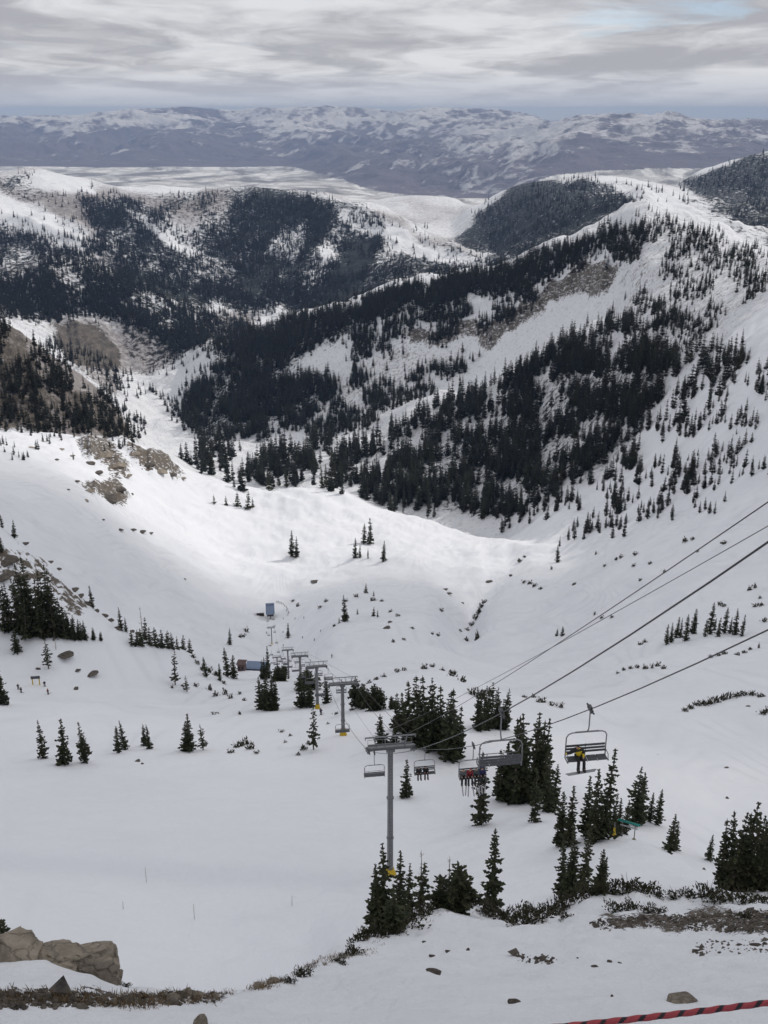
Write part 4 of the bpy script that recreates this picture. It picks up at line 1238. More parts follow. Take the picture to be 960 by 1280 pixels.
for side, nm in ((-1, 'left'), (1, 'right')):
    pts_ = []
    for i in range(len(nodes) - 1):
        for k in range(20):
            pts_.append(rope(side, i, k / 20))
    pts_.append(sheave_pt(len(nodes) - 1, side))
    o = bpy.data.objects.new('haul_rope', G().tube(pts_, .027, 6).mesh('haul_rope', M_CABLE, True))
    COL.objects.link(o)
    tag(o, {'left': 'thick dark haul rope on the left, carrying the empty descending chairs', 'right': 'thick dark haul rope on the right, carrying the chairs with riders'}[nm], 'lift cable', 'cables of the chairlift')
# two thin communication lines strung from the tower frames
for (px_, py_), sx, ex, rad, lab in (((960, 630), 1.9, .4, .021, 'uppermost dark cable crossing the right slope'), ((960, 655), -1.9, -.6, .013, 'thin pale cable just below the uppermost cable')):
    d = flat_dir(1)
    o_ = Vector((-d.y, d.x, 0))
    A = T1 + o_ * sx + Vector((0, 0, 1.75))
    e = ray_dir(px_, py_)
    # where the sight line is nearest to the lift's plan line
    best = min((abs((T1 + (T0 - T1) * s + o_ * ex).x / (T1 + (T0 - T1) * s).y - e[0] / e[1]), s) for s in [k / 200 for k in range(40, 280)])
    s = best[1]
    q = T1 + (T0 - T1) * s + o_ * ex
    Pm = Vector((q.x, q.y, q.y * e[2] / e[1]))
    B = Pm + (Pm - A) * .35
    pts_ = []
    for k in range(41):
        t = k / 40
        p = A.lerp(B, t)
        p.z -= 4 * .9 * t * (1 - t) - 4 * .9 * (1 / 1.35) * (1 - 1 / 1.35) * t * 1.35 * (1 if t * 1.35 <= 1 else 1)
        pts_.append(p)
    for i in range(1, 4):
        n0 = nodes[i] + Vector((0, 0, 1.7)) + o_ * sx
        n1 = nodes[i + 1] + Vector((0, 0, 1.4)) + o_ * sx
        if i == 1:
            pts_.insert(0, n0)
        pts_.insert(0, n1)
    o = bpy.data.objects.new('communication_cable', G().tube(pts_, rad, 5).mesh('communication_cable', M_CABLE, True))
    COL.objects.link(o)
    tag(o, lab, 'lift cable', 'cables of the chairlift')


def tower(i, label):
    g, h = heads[i]
    d = flat_dir(i)
    H = h.z - g.z
    o = empty('lift_tower', g, (0, 0, math.atan2(-d.x, d.y)))       # local +y looks uphill
    r0 = .36 if i <= 2 else .40
    col = G().tube([(0, 0, -1.0), (0, 0, H * .4), (0, 0, H - .1)], [r0 * 1.05, r0 * .95, r0 * .82], 16)
    for k in (.3, .62):
        col.tube([(0, 0, H * k - .06), (0, 0, H * k + .06)], [r0 * 1.18] * 2, 16)
    part('column', col.mesh('column', M_STEEL, True), o)
    arm = G().box((0, 0, H + .12), (GAUGE + .5, .34, .36))
    arm.box((-GAUGE / 2, 0, H + .08), (.3, .7, .3)).box((GAUGE / 2, 0, H + .08), (.3, .7, .3))
    arm.box((0, 0, H - .18), (.95, .62, .30))
    part('crossarm', arm.mesh('crossarm', M_STEEL), o)
    fr = G().box((0, 0, H + 1.55), (GAUGE + .75, .12, .13))
    for s in (-1, 1):
        fr.tube([(s * 1.55, 0, H + .28), (s * 1.85, 0, H + 1.5)], .065, 6)
        fr.tube([(s * .62, 0, H + .28), (s * .5, 0, H + 1.5)], .04, 6)
        fr.tube([(s * 2.75, 0, H + 1.62), (s * 2.75, 0, H + 1.25)], .04, 6)
    for y in (-.42, .42):
        fr.tube([(-GAUGE / 2, y, H + .95), (GAUGE / 2, y, H + .95)], .022, 5)
        for k in range(7):
            fr.tube([(-GAUGE / 2 + k * GAUGE / 6, y, H + .26), (-GAUGE / 2 + k * GAUGE / 6, y, H + .95)], .018, 5)
    part('lifting_frame', fr.mesh('lifting_frame', M_STEEL), o)
    cw = G().box((0, .42, H + .24), (GAUGE, .34, .04)).box((0, -.42, H + .24), (GAUGE, .34, .04))
    part('catwalk', cw.mesh('catwalk', M_DARKSTEEL), o)
    up = (nodes[max(i - 1, 0)] - nodes[i]).normalized()
    dn = (nodes[min(i + 1, len(nodes) - 1)] - nodes[i]).normalized()
    sl = (up - dn).normalized()
    tilt = math.atan2(sl.z, math.hypot(sl.x, sl.y))
    for s in (-1, 1):
        a = G()
        M = Matrix.Rotation(tilt, 3, 'X')
        c = Vector((s * GAUGE / 2, 0, H - .12))
        eul = M.to_euler()
        a.box(c + M @ Vector((.13 * s, 0, .02)), (.08, 2.9, .24), eul)
        a.box(c + M @ Vector((.22 * s, 0, .30)), (.30, 1.3, .05), eul)
        sh = part('sheave_assembly', a.mesh('sheave_assembly', M_DARKSTEEL), o)
        wg = G()
        for k in range(6):
            y = (k - 2.5) * .52
            q = c + M @ Vector((0, y, -.16))
            wg.tube([q + Vector((-.05, 0, 0)), q + Vector((.05, 0, 0))], .19, 12)
        part('sheave_wheels', wg.mesh('sheave_wheels', M_DARKSTEEL), sh)
    ld = G()
    for s in (-.17, .17):
        ld.tube([(s, r0 + .16, 1.5), (s, r0 + .10, H)], .02, 5)
    for k in range(int((H - 1.5) / .4)):
        ld.tube([(-.17, r0 + .15, 1.6 + k * .4), (.17, r0 + .15, 1.6 + k * .4)], .014, 4)
    part('ladder', ld.mesh('ladder', M_DARKSTEEL), o)
    ph_ = .55 if i == 1 else 1.0
    pad = G().tube([(0, 0, -.4), (0, 0, .15), (0, 0, .8 * ph_), (0, 0, 1.45 * ph_)], [.72, .70, .52, .47], 16)
    part('safety_pad', pad.mesh('safety_pad', M_YELLOW, True), o)
    return tag(o, label, 'lift tower', 'towers of the chairlift')


for i, lab in enumerate(('lift tower standing beside the camera, right of the view',
                         'nearest tall grey lift tower in the centre, its foot hidden by firs',
                         'second lift tower with a bright yellow pad at its foot on open snow',
                         'third lift tower, with small firs left of its yellow foot',
                         'fourth lift tower, between the third tower and the lodge',
                         'fifth lift tower, tall and slim left of the fourth',
                         'sixth lift tower, low one just right of the lodge firs',
                         'last and smallest lift tower just below the blue roofed station')):
    if i == 0:
        continue
    tower(i, lab)
# the top tower beside the viewpoint carries the upper ends of the ropes
tower(0, 'lift tower standing just right of the viewpoint on the summit slope')

# chair: origin at the grip, local +y is the way the riders look
W2 = 1.06
g = G()
g.box((0, 0, 0), (.16, .62, .16), None, .03).box((.0, .0, .13), (.10, .30, .14))
g.tube([(0, .38, .02), (0, .52, .06)], .05, 6).tube([(0, -.38, .02), (0, -.50, .02)], .05, 6)
ME_GRIP = g.mesh('grip', M_DARKSTEEL)
g = G().tube([(0, 0, -.05), (0, .02, -.9), (0, 0, -1.15), (0, -.10, -1.32), (0, -.18, -1.40)], .036, 8)
g.tube([(-.62, -.18, -1.43), (.62, -.18, -1.43)], .045, 8)
ME_HANGER = g.mesh('hanger', M_STEEL, True)
g = G()
g.tube([(-W2, -.20, -2.95), (-W2, -.22, -2.2), (-W2, -.2, -1.72), (-W2 + .09, -.19, -1.54), (-W2 + .28, -.18, -1.45), (0, -.18, -1.44), (W2 - .28, -.18, -1.45), (W2 - .09, -.19, -1.54), (W2, -.2, -1.72), (W2, -.22, -2.2), (W2, -.20, -2.95)], .034, 8)
for s in (-1, 1):
    g.tube([(s * W2, -.20, -2.93), (s * W2, .28, -2.93), (s * W2, .34, -2.86)], .03, 6)
    g.tube([(s * W2, -.21, -2.55), (s * W2, .22, -2.60), (s * W2, .28, -2.92)], .022, 6)
for x in (-.53, 0, .53):
    g.tube([(x, -.20, -2.9), (x, .26, -2.93)], .02, 6)
ME_BAIL = g.mesh('bail_frame', M_STEEL, True)
g = G()
for k in range(4):
    g.box((-.78 + .52 * k, .05, -2.86), (.49, .46, .075), None, .025)
ME_SEAT = g.mesh('seat', M_SEAT)
g = G()
for k in range(3):
    g.box((0, -.235 - .02 * k, -2.63 + .17 * k), (W2 * 2 - .06, .035, .115))
g.tube([(0, -.22, -2.9), (0, -.27, -2.2)], .018, 6)
ME_BACK = g.mesh('backrest', M_SEAT)
g = G()
g.tube([(-W2 + .07, -.16, -1.80), (-W2 + .07, .30, -2.5), (W2 - .07, .30, -2.5), (W2 - .07, -.16, -1.80)], .02, 6)
for s in (-.55, .55):
    g.tube([(s, .30, -2.5), (s, .36, -3.25)], .018, 6)
g.tube([(-.86, .37, -3.26), (.86, .37, -3.26)], .022, 6)
ME_BAR = g.mesh('safety_bar', M_STEEL, True)
ME_FAR = None


def chair(p, yaw, label, bar=True, small=False):
    o = empty('lift_chair', p, (0, 0, yaw))
    part('grip', ME_GRIP, o)
    part('hanger', ME_HANGER, o)
    part('bail_frame', ME_BAIL, o)
    part('seat', ME_SEAT, o)
    part('backrest', ME_BACK, o)
    if bar:
        part('safety_bar', ME_BAR, o)
    return tag(o, label, 'lift chair', 'chairs of the chairlift')


def on_rope(side, u):
    """the place on the upper span of a haul rope that shows at picture column u"""
    best = min(((abs(float(project(np.array(rope(side, 0, k / 600)))[0]) - u), k) for k in range(200, 600)))
    return rope(side, 0, best[1] / 600)


yaw_at = lambda i: math.atan2(-flat_dir(i).x, flat_dir(i).y)
YU = yaw_at(1)
C_MAN = on_rope(1, 738)
C_FOUR = on_rope(1, 592)
chair(C_MAN, YU, 'occupied chair carrying the lone snowboarder in a black and yellow jacket', False)
chair(C_FOUR, YU, 'occupied chair carrying four skiers in a row', False)
chair(on_rope(-1, 627), YU + math.pi, 'large empty chair seen from behind in front of the tall firs')
chair(on_rope(1, 531), YU, 'chair just right of the near tower with dark riders', False)
chair(on_rope(-1, 468), YU + math.pi, 'empty chair hanging just left of the near tower')
chair(rope(-1, 1, .55), yaw_at(2) + math.pi, 'empty chair below the foot of the second tower')
names = ['small empty chair behind the second tower', 'small chair between the second and third towers', 'tiny chair left of the third tower',
         'tiny chair right of the fourth tower', 'tiny chair between the fourth and fifth towers', 'tiny chair left of the fifth tower',
         'tiny chair above the lodge firs', 'tiny chair just below the last tower', 'tiny chair beside the last tower']
k = 0
for i, ts in ((2, (.35, .85)), (3, (.3, .75)), (4, (.25, .6, .9)), (5, (.2, .45, .7, .92)), (6, (.3, .6, .9)), (7, (.3, .7))):
    for t in ts:
        for side in (-1, 1):
            tt = min(.98, t + (.07 if side > 0 else 0))
            where = {2: 'between the second and third towers', 3: 'between the third and fourth towers', 4: 'between the fourth and fifth towers',
                     5: 'between the fifth and sixth towers', 6: 'between the sixth and last towers', 7: 'between the last tower and the station'}[i]
            n_ = ts.index(t)
            lab = 'tiny %s chair, %s down the line %s' % ('ascending' if side > 0 else 'descending', ('first', 'second', 'third', 'fourth')[n_], where)
            chair(rope(side, i, tt), yaw_at(i) + (0 if side > 0 else math.pi), lab, side < 0)

# ------------------------------------------------------------------ people
M_SKIN = simple('skin', (0.45, 0.26, 0.18), .6)
M_BLACK = simple('black_cloth', (0.014, 0.014, 0.017), .8, 0, .3, 12)
M_YJ = simple('yellow_cloth', (0.55, 0.40, 0.02), .8, 0, .15, 12)
M_RJ = simple('red_cloth', (0.17, 0.012, 0.018), .8, 0, .2, 12)
M_GJ = simple('grey_cloth', (0.09, 0.095, 0.10), .8, 0, .2, 12)
M_GJ2 = simple('slate_cloth', (0.05, 0.06, 0.065), .8, 0, .2, 12)
M_NJ = simple('navy_cloth', (0.02, 0.022, 0.08), .8, 0, .2, 12)
M_BOARD = simple('board_base', (0.30, 0.30, 0.32), .35, 0, .2, 5)


def skin(joints, bones, radii, name, mat, levels=1):
    """a body or garment grown as one surface over a skeleton"""
    keys = list(joints)
    me = bpy.data.meshes.new(name)
    me.from_pydata([joints[k] for k in keys], [(keys.index(a), keys.index(b)) for a, b in bones], [])
    o = bpy.data.objects.new(name, me)
    COL.objects.link(o)
    md = o.modifiers.new('skin', 'SKIN')
    lay = me.skin_vertices[0] if me.skin_vertices else None
    if lay is None:
        bm = bmesh.new()
        bm.from_mesh(me)
        bm.verts.layers.skin.verify()
        bm.to_mesh(me)
        bm.free()
        lay = me.skin_vertices[0]
    for i, k in enumerate(keys):
        r = radii[k]
        lay.data[i].radius = r if isinstance(r, tuple) else (r, r)
        lay.data[i].use_root = i == 0
    md.use_smooth_shade = True
    if levels:
        sb = o.modifiers.new('smooth', 'SUBSURF')
        sb.levels = sb.render_levels = levels
    dg = bpy.context.evaluated_depsgraph_get()
    out = bpy.data.meshes.new_from_object(o.evaluated_get(dg))
    out.name = name
    bpy.data.objects.remove(o)
    bpy.data.meshes.remove(me)
    out.materials.clear()
    out.materials.append(mat)
    return out


def figure(J, jacket, trousers, lid, skis=None):
    """J: joints of the posed body, pelvis at the origin"""
    bones = [('pelvis', 'waist'), ('waist', 'chest'), ('chest', 'neck'), ('neck', 'head'), ('head', 'crown')]
    for s in 'lr':
        bones += [('chest', 'sh' + s), ('sh' + s, 'el' + s), ('el' + s, 'ha' + s), ('ha' + s, 'fi' + s), ('pelvis', 'hi' + s), ('hi' + s, 'kn' + s), ('kn' + s, 'an' + s), ('an' + s, 'to' + s)]
    rad = {'pelvis': (.15, .12), 'waist': (.14, .11), 'chest': (.17, .12), 'neck': .06, 'head': (.085, .10), 'crown': (.07, .08)}
    for s in 'lr':
        rad.update({'sh' + s: .075, 'el' + s: .05, 'ha' + s: .038, 'fi' + s: .03, 'hi' + s: .10, 'kn' + s: .068, 'an' + s: .048, 'to' + s: .045})
    body = skin(J, bones, rad, 'body', M_SKIN)
    sub = lambda ks: {k: J[k] for k in ks}
    jk = ['pelvis', 'waist', 'chest', 'neck', 'shl', 'ell', 'hal', 'shr', 'elr', 'har']
    jr = {'pelvis': (.185, .15), 'waist': (.18, .145), 'chest': (.20, .15), 'neck': .085, 'shl': .10, 'ell': .078, 'hal': .058, 'shr': .10, 'elr': .078, 'har': .058}
    jb = [b for b in bones if b[0] in jk and b[1] in jk]
    jm = skin(sub(jk), jb, jr, 'jacket', jacket)
    tk = ['pelvis', 'hil', 'knl', 'anl', 'hir', 'knr', 'anr']
    tr = {'pelvis': (.165, .135), 'hil': .118, 'knl': .092, 'anl': .085, 'hir': .118, 'knr': .092, 'anr': .085}
    tm = skin(sub(tk), [b for b in bones if b[0] in tk and b[1] in tk], tr, 'trousers', trousers)
    hm_ = skin({'a': J['head'], 'b': tuple(Vector(J['crown']) + Vector((0, -.005, .015)))}, [('a', 'b')], {'a': (.118, .128), 'b': (.10, .11)}, 'helmet', lid)
    bm_ = G()
    for s in 'lr':
        a, t = Vector(J['an' + s]), Vector(J['to' + s])
        bm_.tube([a + Vector((0, 0, .06)), a - Vector((0, 0, .05)), a.lerp(t, .5) - Vector((0, 0, .03)), t], [.09, .09, .08, .06], 8)
    return body, jm, tm, hm_, bm_.mesh('boots', M_BLACK, True)


def person(ms, loc, yaw, label, group=None, skis=None, scale=1.0):
    o = empty('person', loc, (0, 0, yaw), (scale,) * 3)
    for nm, m in zip(('body', 'jacket', 'trousers', 'helmet', 'boots'), ms):
        part(nm, m, o)
    if skis:
        for c in skis:
            part('ski', ME_SKI, o, c[0], c[1])
    return tag(o, label, 'person', group)


g = G().box((0, .05, 0), (.10, 1.55, .025)).tube([(0, .82, .0), (0, .95, .07)], [.05, .02], 6).box((0, -.05, .04), (.07, .36, .06))
ME_SKI = g.mesh('ski', M_BOARD)


def sitting(dx=.0, lean=0.0, arm_l=None, arm_r=None, kick=0.0):
    J = {'pelvis': (0, 0, .10), 'waist': (lean * .3, .0, .27), 'chest': (lean * .7, .03, .46), 'neck': (lean, .05, .60), 'head': (lean * 1.1, .08, .72), 'crown': (lean * 1.12, .08, .81)}
    for s, k in (('l', -1), ('r', 1)):
        J['sh' + s] = (lean * .7 + k * .20, .03, .50)
        J['el' + s] = (lean * .5 + k * .25, .12, .26)
        J['ha' + s] = (k * .14, .33, .20)
        J['fi' + s] = (k * .11, .40, .19)
        J['hi' + s] = (k * .10, .03, .08)
        J['kn' + s] = (k * .14, .46, .09)
        J['an' + s] = (k * .15, .50 + kick, -.34)
        J['to' + s] = (k * .16, .68 + kick, -.42)
    if arm_l:
        J['ell'], J['hal'], J['fil'] = arm_l
    if arm_r:
        J['elr'], J['har'], J['fir'] = arm_r
    return J


def seat_at(c, x, z=-2.82, y=.02):
    M = Matrix.Rotation(YU, 3, 'Z')
    return c + M @ Vector((x, y, z))


# in local axes +y is uphill (towards the camera), so +x shows on the left
man = figure(sitting(lean=.10, arm_r=((.46, .10, .42), (.72, .08, .34), (.80, .08, .32))), M_YJ, M_BLACK, M_BLACK)
pm = person(man, seat_at(C_MAN, .42), YU, 'snowboarder in black and yellow jacket sitting alone on the near chair')
yk = skin({'chest': (.07, .02, .47), 'shl': (-.14, .02, .52), 'ell': (-.23, .12, .28), 'shr': (.27, .03, .52), 'elr': (.46, .10, .42), 'har': (.70, .08, .34)},
          [('chest', 'shl'), ('shl', 'ell'), ('chest', 'shr'), ('shr', 'elr'), ('elr', 'har')], {'chest': (.17, .13), 'shl': .125, 'ell': .10, 'shr': .125, 'elr': .098, 'har': .07}, 'shoulder_panel', M_BLACK)
part('shoulder_panel', yk, pm)
g = G()
g.tube([(-.80, 0, .05), (-.68, 0, .0), (.68, 0, .0), (.80, 0, .05)], [.03, .12, .12, .03], 8)
for i, v in enumerate(g.v):
    v.z = v.z * .12 + (.05 if abs(v.x) > .75 else 0)
ob = bpy.data.objects.new('snowboard', g.mesh('snowboard', M_BOARD))
COL.objects.link(ob)
ob.location = seat_at(C_MAN, .44, -2.82 - .49, .60)
ob.rotation_euler = (0, .10, YU)
tag(ob, 'pale snowboard strapped under the boots of the rider on the near chair', 'snowboard')
for x, jk, tr, lid, lab in ((.78, M_GJ, M_BLACK, M_GJ2, 'skier in grey jacket at the left end of the four seat chair'),
                            (.26, M_RJ, M_BLACK, M_RJ, 'skier in red jacket and red helmet on the four seat chair'),
                            (-.26, M_GJ2, M_BLACK, M_GJ, 'skier in dark slate jacket between the red and navy skiers'),
                            (-.76, M_NJ, M_BLACK, M_NJ, 'skier in navy jacket at the right end of the four seat chair')):
    ms = figure(sitting(lean=random.uniform(-.05, .05), kick=random.uniform(-.08, .05)), jk, tr, lid)
    person(ms, seat_at(C_FOUR, x), YU, lab, 'skiers riding the four seat chair', [((-.16, .60, -.46), (random.uniform(-.5, -.2), 0, random.uniform(-.3, .3))), ((.16, .60, -.46), (random.uniform(-.5, -.2), 0, random.uniform(-.3, .3)))])
C_T1 = on_rope(1, 531)
ms = figure(sitting(), M_BLACK, M_BLACK, M_BLACK)
person(ms, seat_at(C_T1, .62), YU, 'dark clothed rider at the left of the chair by the near tower', 'riders beside the near tower')
person(ms, seat_at(C_T1, -.10), YU, 'dark clothed rider at the middle of the chair by the near tower', 'riders beside the near tower')
# people on the snow
stand = {'pelvis': (0, 0, .92), 'waist': (0, .02, 1.08), 'chest': (0, .05, 1.28), 'neck': (0, .07, 1.45), 'head': (0, .10, 1.57), 'crown': (0, .10, 1.66)}
for s, k in (('l', -1), ('r', 1)):
    stand.update({'sh' + s: (k * .20, .05, 1.33), 'el' + s: (k * .30, .08, 1.06), 'ha' + s: (k * .28, .30, .98), 'fi' + s: (k * .26, .36, .97), 'hi' + s: (k * .10, 0, .88),
                  'kn' + s: (k * .13, .14, .50), 'an' + s: (k * .14, .02, .12), 'to' + s: (k * .15, .20, .06)})
crew = [figure(stand, a, M_BLACK, b) for a, b in ((M_BLACK, M_BLACK), (M_RJ, M_BLACK), (M_NJ, M_GJ), (M_GJ2, M_BLACK))]
SK = [((-.15, .05, .03), (0, 0, 0)), ((.15, .05, .03), (0, 0, 0))]
spots = [(23, 862, 'skier by the yellow posted sign, leftmost'), (27, 866, 'small skier crouching right beside the leftmost skier'), (56, 858, 'skier just right of the yellow posted sign'),
         (60, 868, 'skier in red going down right of the yellow posted sign'), (333, 792, 'skier on the snow left of the last tower'),
         (354, 791, 'pair of dark skiers standing right of the last tower'), (354, 808, 'skier below the lone tree by the station'), (378, 798, 'skier right of the small lone tree, nearer one'),
         (393, 801, 'skier right of the small lone tree, farther right'), (415, 822, 'skier alone on the run right of the towers'), (401, 790, 'skier high on the run left of the lone fir'),
         (369, 774, 'skier right of the station queue'), (380, 773, 'skier at the edge of the run right of the queue'), (354, 774, 'skier below the end of the queue'),
         (401, 894, 'skier below the third lift tower')]
for k, (u, v, lab) in enumerate(spots):
    p = spot(u, v, 150, 1000)
    person(crew[1 if 'red' in lab else k % 4 if k % 4 != 1 else 0], p, _rt.uniform(0, 6.28), lab, 'skiers scattered on the snow', SK, 1.12)
q_line = [(346, 753), (348, 753), (350, 754), (352, 755), (354, 756), (356, 758), (358, 760), (359, 762), (360, 765), (361, 767), (360, 769), (358, 764)]
for k, (u, v) in enumerate(q_line):
    person(crew[(k * 3 + 1) % 4], spot(u, v, 600, 1000), _rt.uniform(0, 6.28), 'skier waiting in the curved queue right of the blue roofed station', 'skiers queueing at the station', SK, 1.12)

# ------------------------------------------------------------------ buildings at the foot of the lift
M_BLUEROOF = simple('blue_metal_roof', (0.15, 0.20, 0.30), .45, .1, .12, .8)
M_BLUEWALL = simple('blue_cladding', (0.09, 0.12, 0.19), .6, 0, .15, .8)
M_BROWN = simple('brown_timber', (0.085, 0.058, 0.045), .8, 0, .3, 1.5)
M_RED = simple('red_brown_cladding', (0.095, 0.058, 0.055), .8, 0, .25, 1.5)
M_GLASS = simple('dark_glass', (0.012, 0.014, 0.018), .15)
M_ROOFSNOW = simple('roof_snow', SNOW, .8, 0, .04, .6)
st = empty('lift_station', BASE, (0, 0, yaw_at(8)))
part('column', G().tube([(0, 4.5, -1), (0, 4.5, 4.2)], .5, 12).tube([(0, -3, -1), (0, -3, 4.2)], .5, 12).mesh('column', M_STEEL), st)
part('wall', G().box((0, 0, 4.6), (5.6, 12.4, 2.2)).mesh('wall', M_BROWN), st)
r_ = G().box((0, 1.2, 8.2), (7.4, 13.2, .35), Matrix.Rotation(-.36, 4, 'X').to_euler())
for k in range(9):
    r_.box((-3.4 + k * .85, 1.2, 8.42), (.07, 13.2, .12), Matrix.Rotation(-.36, 4, 'X').to_euler())
part('roof', r_.mesh('roof', M_BLUEROOF), st)
part('gable', G().box((0, -2.6, 8.0), (6.6, .3, 4.6)).box((3.3, 1.5, 6.7), (.25, 8.0, 2.2)).box((-3.3, 1.5, 6.7), (.25, 8.0, 2.2)).mesh('gable', M_BLUEWALL), st)
for x in (-1.8, 0, 1.8):
    part('window', G().box((x, 6.23, 4.8), (1.3, .08, 1.1)).mesh('window', M_GLASS), st)
wh = G().tube([(0, 0, 3.25), (0, 0, 3.45)], 2.45, 28)
part('bullwheel', wh.mesh('bullwheel', M_DARKSTEEL), st)
tag(st, 'chairlift base station with a steep blue metal roof', 'lift station')


def hut(name, u, v, r0, r1, w_, d_, h_, walls, roofm, yaw, label, cat, windows=3, door=True, pitch=.0, over=.5):
    p = spot(u, v, r0, r1)
    o = empty(name, p, (0, 0, yaw))
    part('wall', G().box((0, 0, h_ / 2 - .8), (w_, d_, h_ + 1.6)).mesh('wall', walls), o)
    rf = G()
    rf.box((0, -.1, h_ + .18), (w_ + over * 2, d_ + over * 2, .32), Matrix.Rotation(pitch, 4, 'X').to_euler())
    rr_ = part('roof', rf.mesh('roof', roofm), o)
    for k in range(windows):
        x = -w_ / 2 + w_ * (k + .5) / windows
        f = part('window', G().box((x, -d_ / 2 - .03, h_ * .55), (w_ / windows * .55, .09, h_ * .38)).mesh('window', M_BROWN), o)
        part('pane', G().box((x, -d_ / 2 - .085, h_ * .55), (w_ / windows * .48, .03, h_ * .32)).mesh('pane', M_GLASS), f)
    if door:
        part('door', G().box((w_ * .38, -d_ / 2 - .04, 1.0), (.95, .07, 2.0)).mesh('door', M_GLASS), o)
    return tag(o, label, cat)


hut('patrol_hut', 325.5, 769, 600, 1000, 6.4, 5.0, 3.6, M_BROWN, M_ROOFSNOW, .1, 'small brown hut with snowy roof left of the blue roofed station', 'hut', 3)
hut('lodge', 321, 838, 360, 620, 9.6, 5.0, 2.8, M_BLUEWALL, M_BLUEROOF, -.10, 'long low lodge with a blue roof and dark windows behind the firs', 'lodge', 6, False, .16)
hut('side_building', 302.5, 838, 360, 620, 3.4, 4.0, 4.4, M_RED, M_RED, -.10, 'red brown block at the left end of the long low lodge', 'building', 2, False)
# trail sign on the left snowfield
p = spot(45.5, 856, 150, 500)
o = empty('trail_sign', p, (0, 0, .15))
for s in (-1, 1):
    part('post', G().box((s * .95, 0, 1.0), (.26, .26, 2.9)).mesh('post', M_YELLOW), o)
part('board', G().box((0, -.16, 2.5), (2.6, .08, .95), None, .03).mesh('board', M_DARKSTEEL), o)
tag(o, 'dark trail sign on two yellow padded posts on the left snowfield', 'sign')
# padded pole and sign boards on the knoll
M_TEAL = simple('teal_board', (0.02, 0.26, 0.22), .5, 0, .1, 5)
M_PALE = simple('pale_board', (0.32, 0.34, 0.35), .5, 0, .1, 5)
p = spot(767, 1046, 85, 130)
o = empty('padded_post', p)
part('pad', G().tube([(0, 0, -.2), (0, 0, .5), (0, 0, .75), (0, 0, 1.25)], [.24, .22, .14, .10], 12).mesh('pad', M_YELLOW, True), o)
part('post', G().tube([(0, 0, .5), (0, 0, 2.0)], .05, 8).mesh('post', M_STEEL), o)
tag(o, 'bright yellow padded post on the knoll under the tree clump', 'post')
p = spot(781, 1046, 85, 130)
o = empty('direction_board', p + Vector((0, -1.2, 0)), (0, 0, -.45))
for s in (-.7, .7):
    part('post', G().tube([(s, 0, -.4), (s, 0, 3.2)], .05, 8).mesh('post', M_BROWN), o)
part('teal_board', G().box((0, -.08, 3.0), (2.5, .06, .30), None, .02).mesh('teal_board', M_TEAL), o)
part('pale_board', G().box((0, -.08, 2.4), (2.0, .06, .18), None, .02).mesh('pale_board', M_PALE), o)
part('pad', G().tube([(.7, 0, -.2), (.7, 0, .9)], [.26, .2], 10).mesh('pad', simple('olive_pad', (.20, .18, .06), .8), True), o)
tag(o, 'teal and pale sign boards on posts among the knoll trees', 'sign')
# bamboo wands marking the near run
M_CANE = simple('bamboo', (0.16, 0.14, 0.11), .7)
for u, v, h_, lab in ((183, 1103, 18, 'thin bamboo wand on the near run, leftmost'), (243, 1149, 18, 'thin bamboo wand lowest on the near run'), (365, 1132, 12, 'thin bamboo wand near the clump of tower firs'), (154, 1136, 9, 'short bamboo wand farthest down left on the near run')):
    p = spot(u, v, 60, 130)
    hh = px(p, h_) / .75
    o = bpy.data.objects.new('bamboo_wand', G().tube([(0, 0, -.2), (.02, .01, hh * .5), (.05, 0, hh)], [.028, .024, .018], 6).mesh('bamboo_wand', M_CANE))
    COL.objects.link(o)
    o.location = p
    tag(o, lab, 'marker pole', 'bamboo wands on the near run')

# ------------------------------------------------------------------ shrubs, stones, grass
def shrub_mesh(seed, n=170, h=.55, twigs=14, leaf=.11):
    rnd = random.Random(seed)
    v, f = [], []
    for i in range(n):
        a = rnd.uniform(0, 6.283)
        e = math.acos(rnd.uniform(.02, 1))
        r = rnd.uniform(.45, 1.0) * (.8 + .3 * math.sin(a * 3 + seed))
        c = Vector((math.cos(a) * math.sin(e) * r, math.sin(a) * math.sin(e) * r, math.cos(e) * r * h + .02))
        out = (c + Vector((0, 0, .25)) + Vector((rnd.gauss(0, .4), rnd.gauss(0, .4), rnd.gauss(.2, .4)))).normalized()
        lat = out.cross(Vector((rnd.gauss(0, 1), rnd.gauss(0, 1), rnd.gauss(0, 1)))).normalized()
        ln, wd = leaf * rnd.uniform(.8, 1.7), leaf * rnd.uniform(.35, .65)
        k = len(v)
        v += [c - out * ln * .5, c + lat * wd, c + out * ln, c - lat * wd]
        f.append((k, k + 1, k + 2, k + 3))
    g = G()
    for i in range(twigs):
        a = rnd.uniform(0, 6.283)
        l = rnd.uniform(.5, .95)
        g.tube([(0, 0, -.05), (math.cos(a) * l * .5, math.sin(a) * l * .5, h * .45), (math.cos(a) * l, math.sin(a) * l, h * rnd.uniform(.4, .95))], [.03, .018, .006], 4, False)
    return mesh('shrub_leaves', v, f, M_SHRUB), g.mesh('stems', M_BARK)


SHRUBS = [shrub_mesh(s, 420, (.5, .6, .45, .7)[s], 9, .085) for s in range(4)]
SMALL_SHRUBS = [shrub_mesh(20 + s, 60, .75, 6, .2) for s in range(4)]


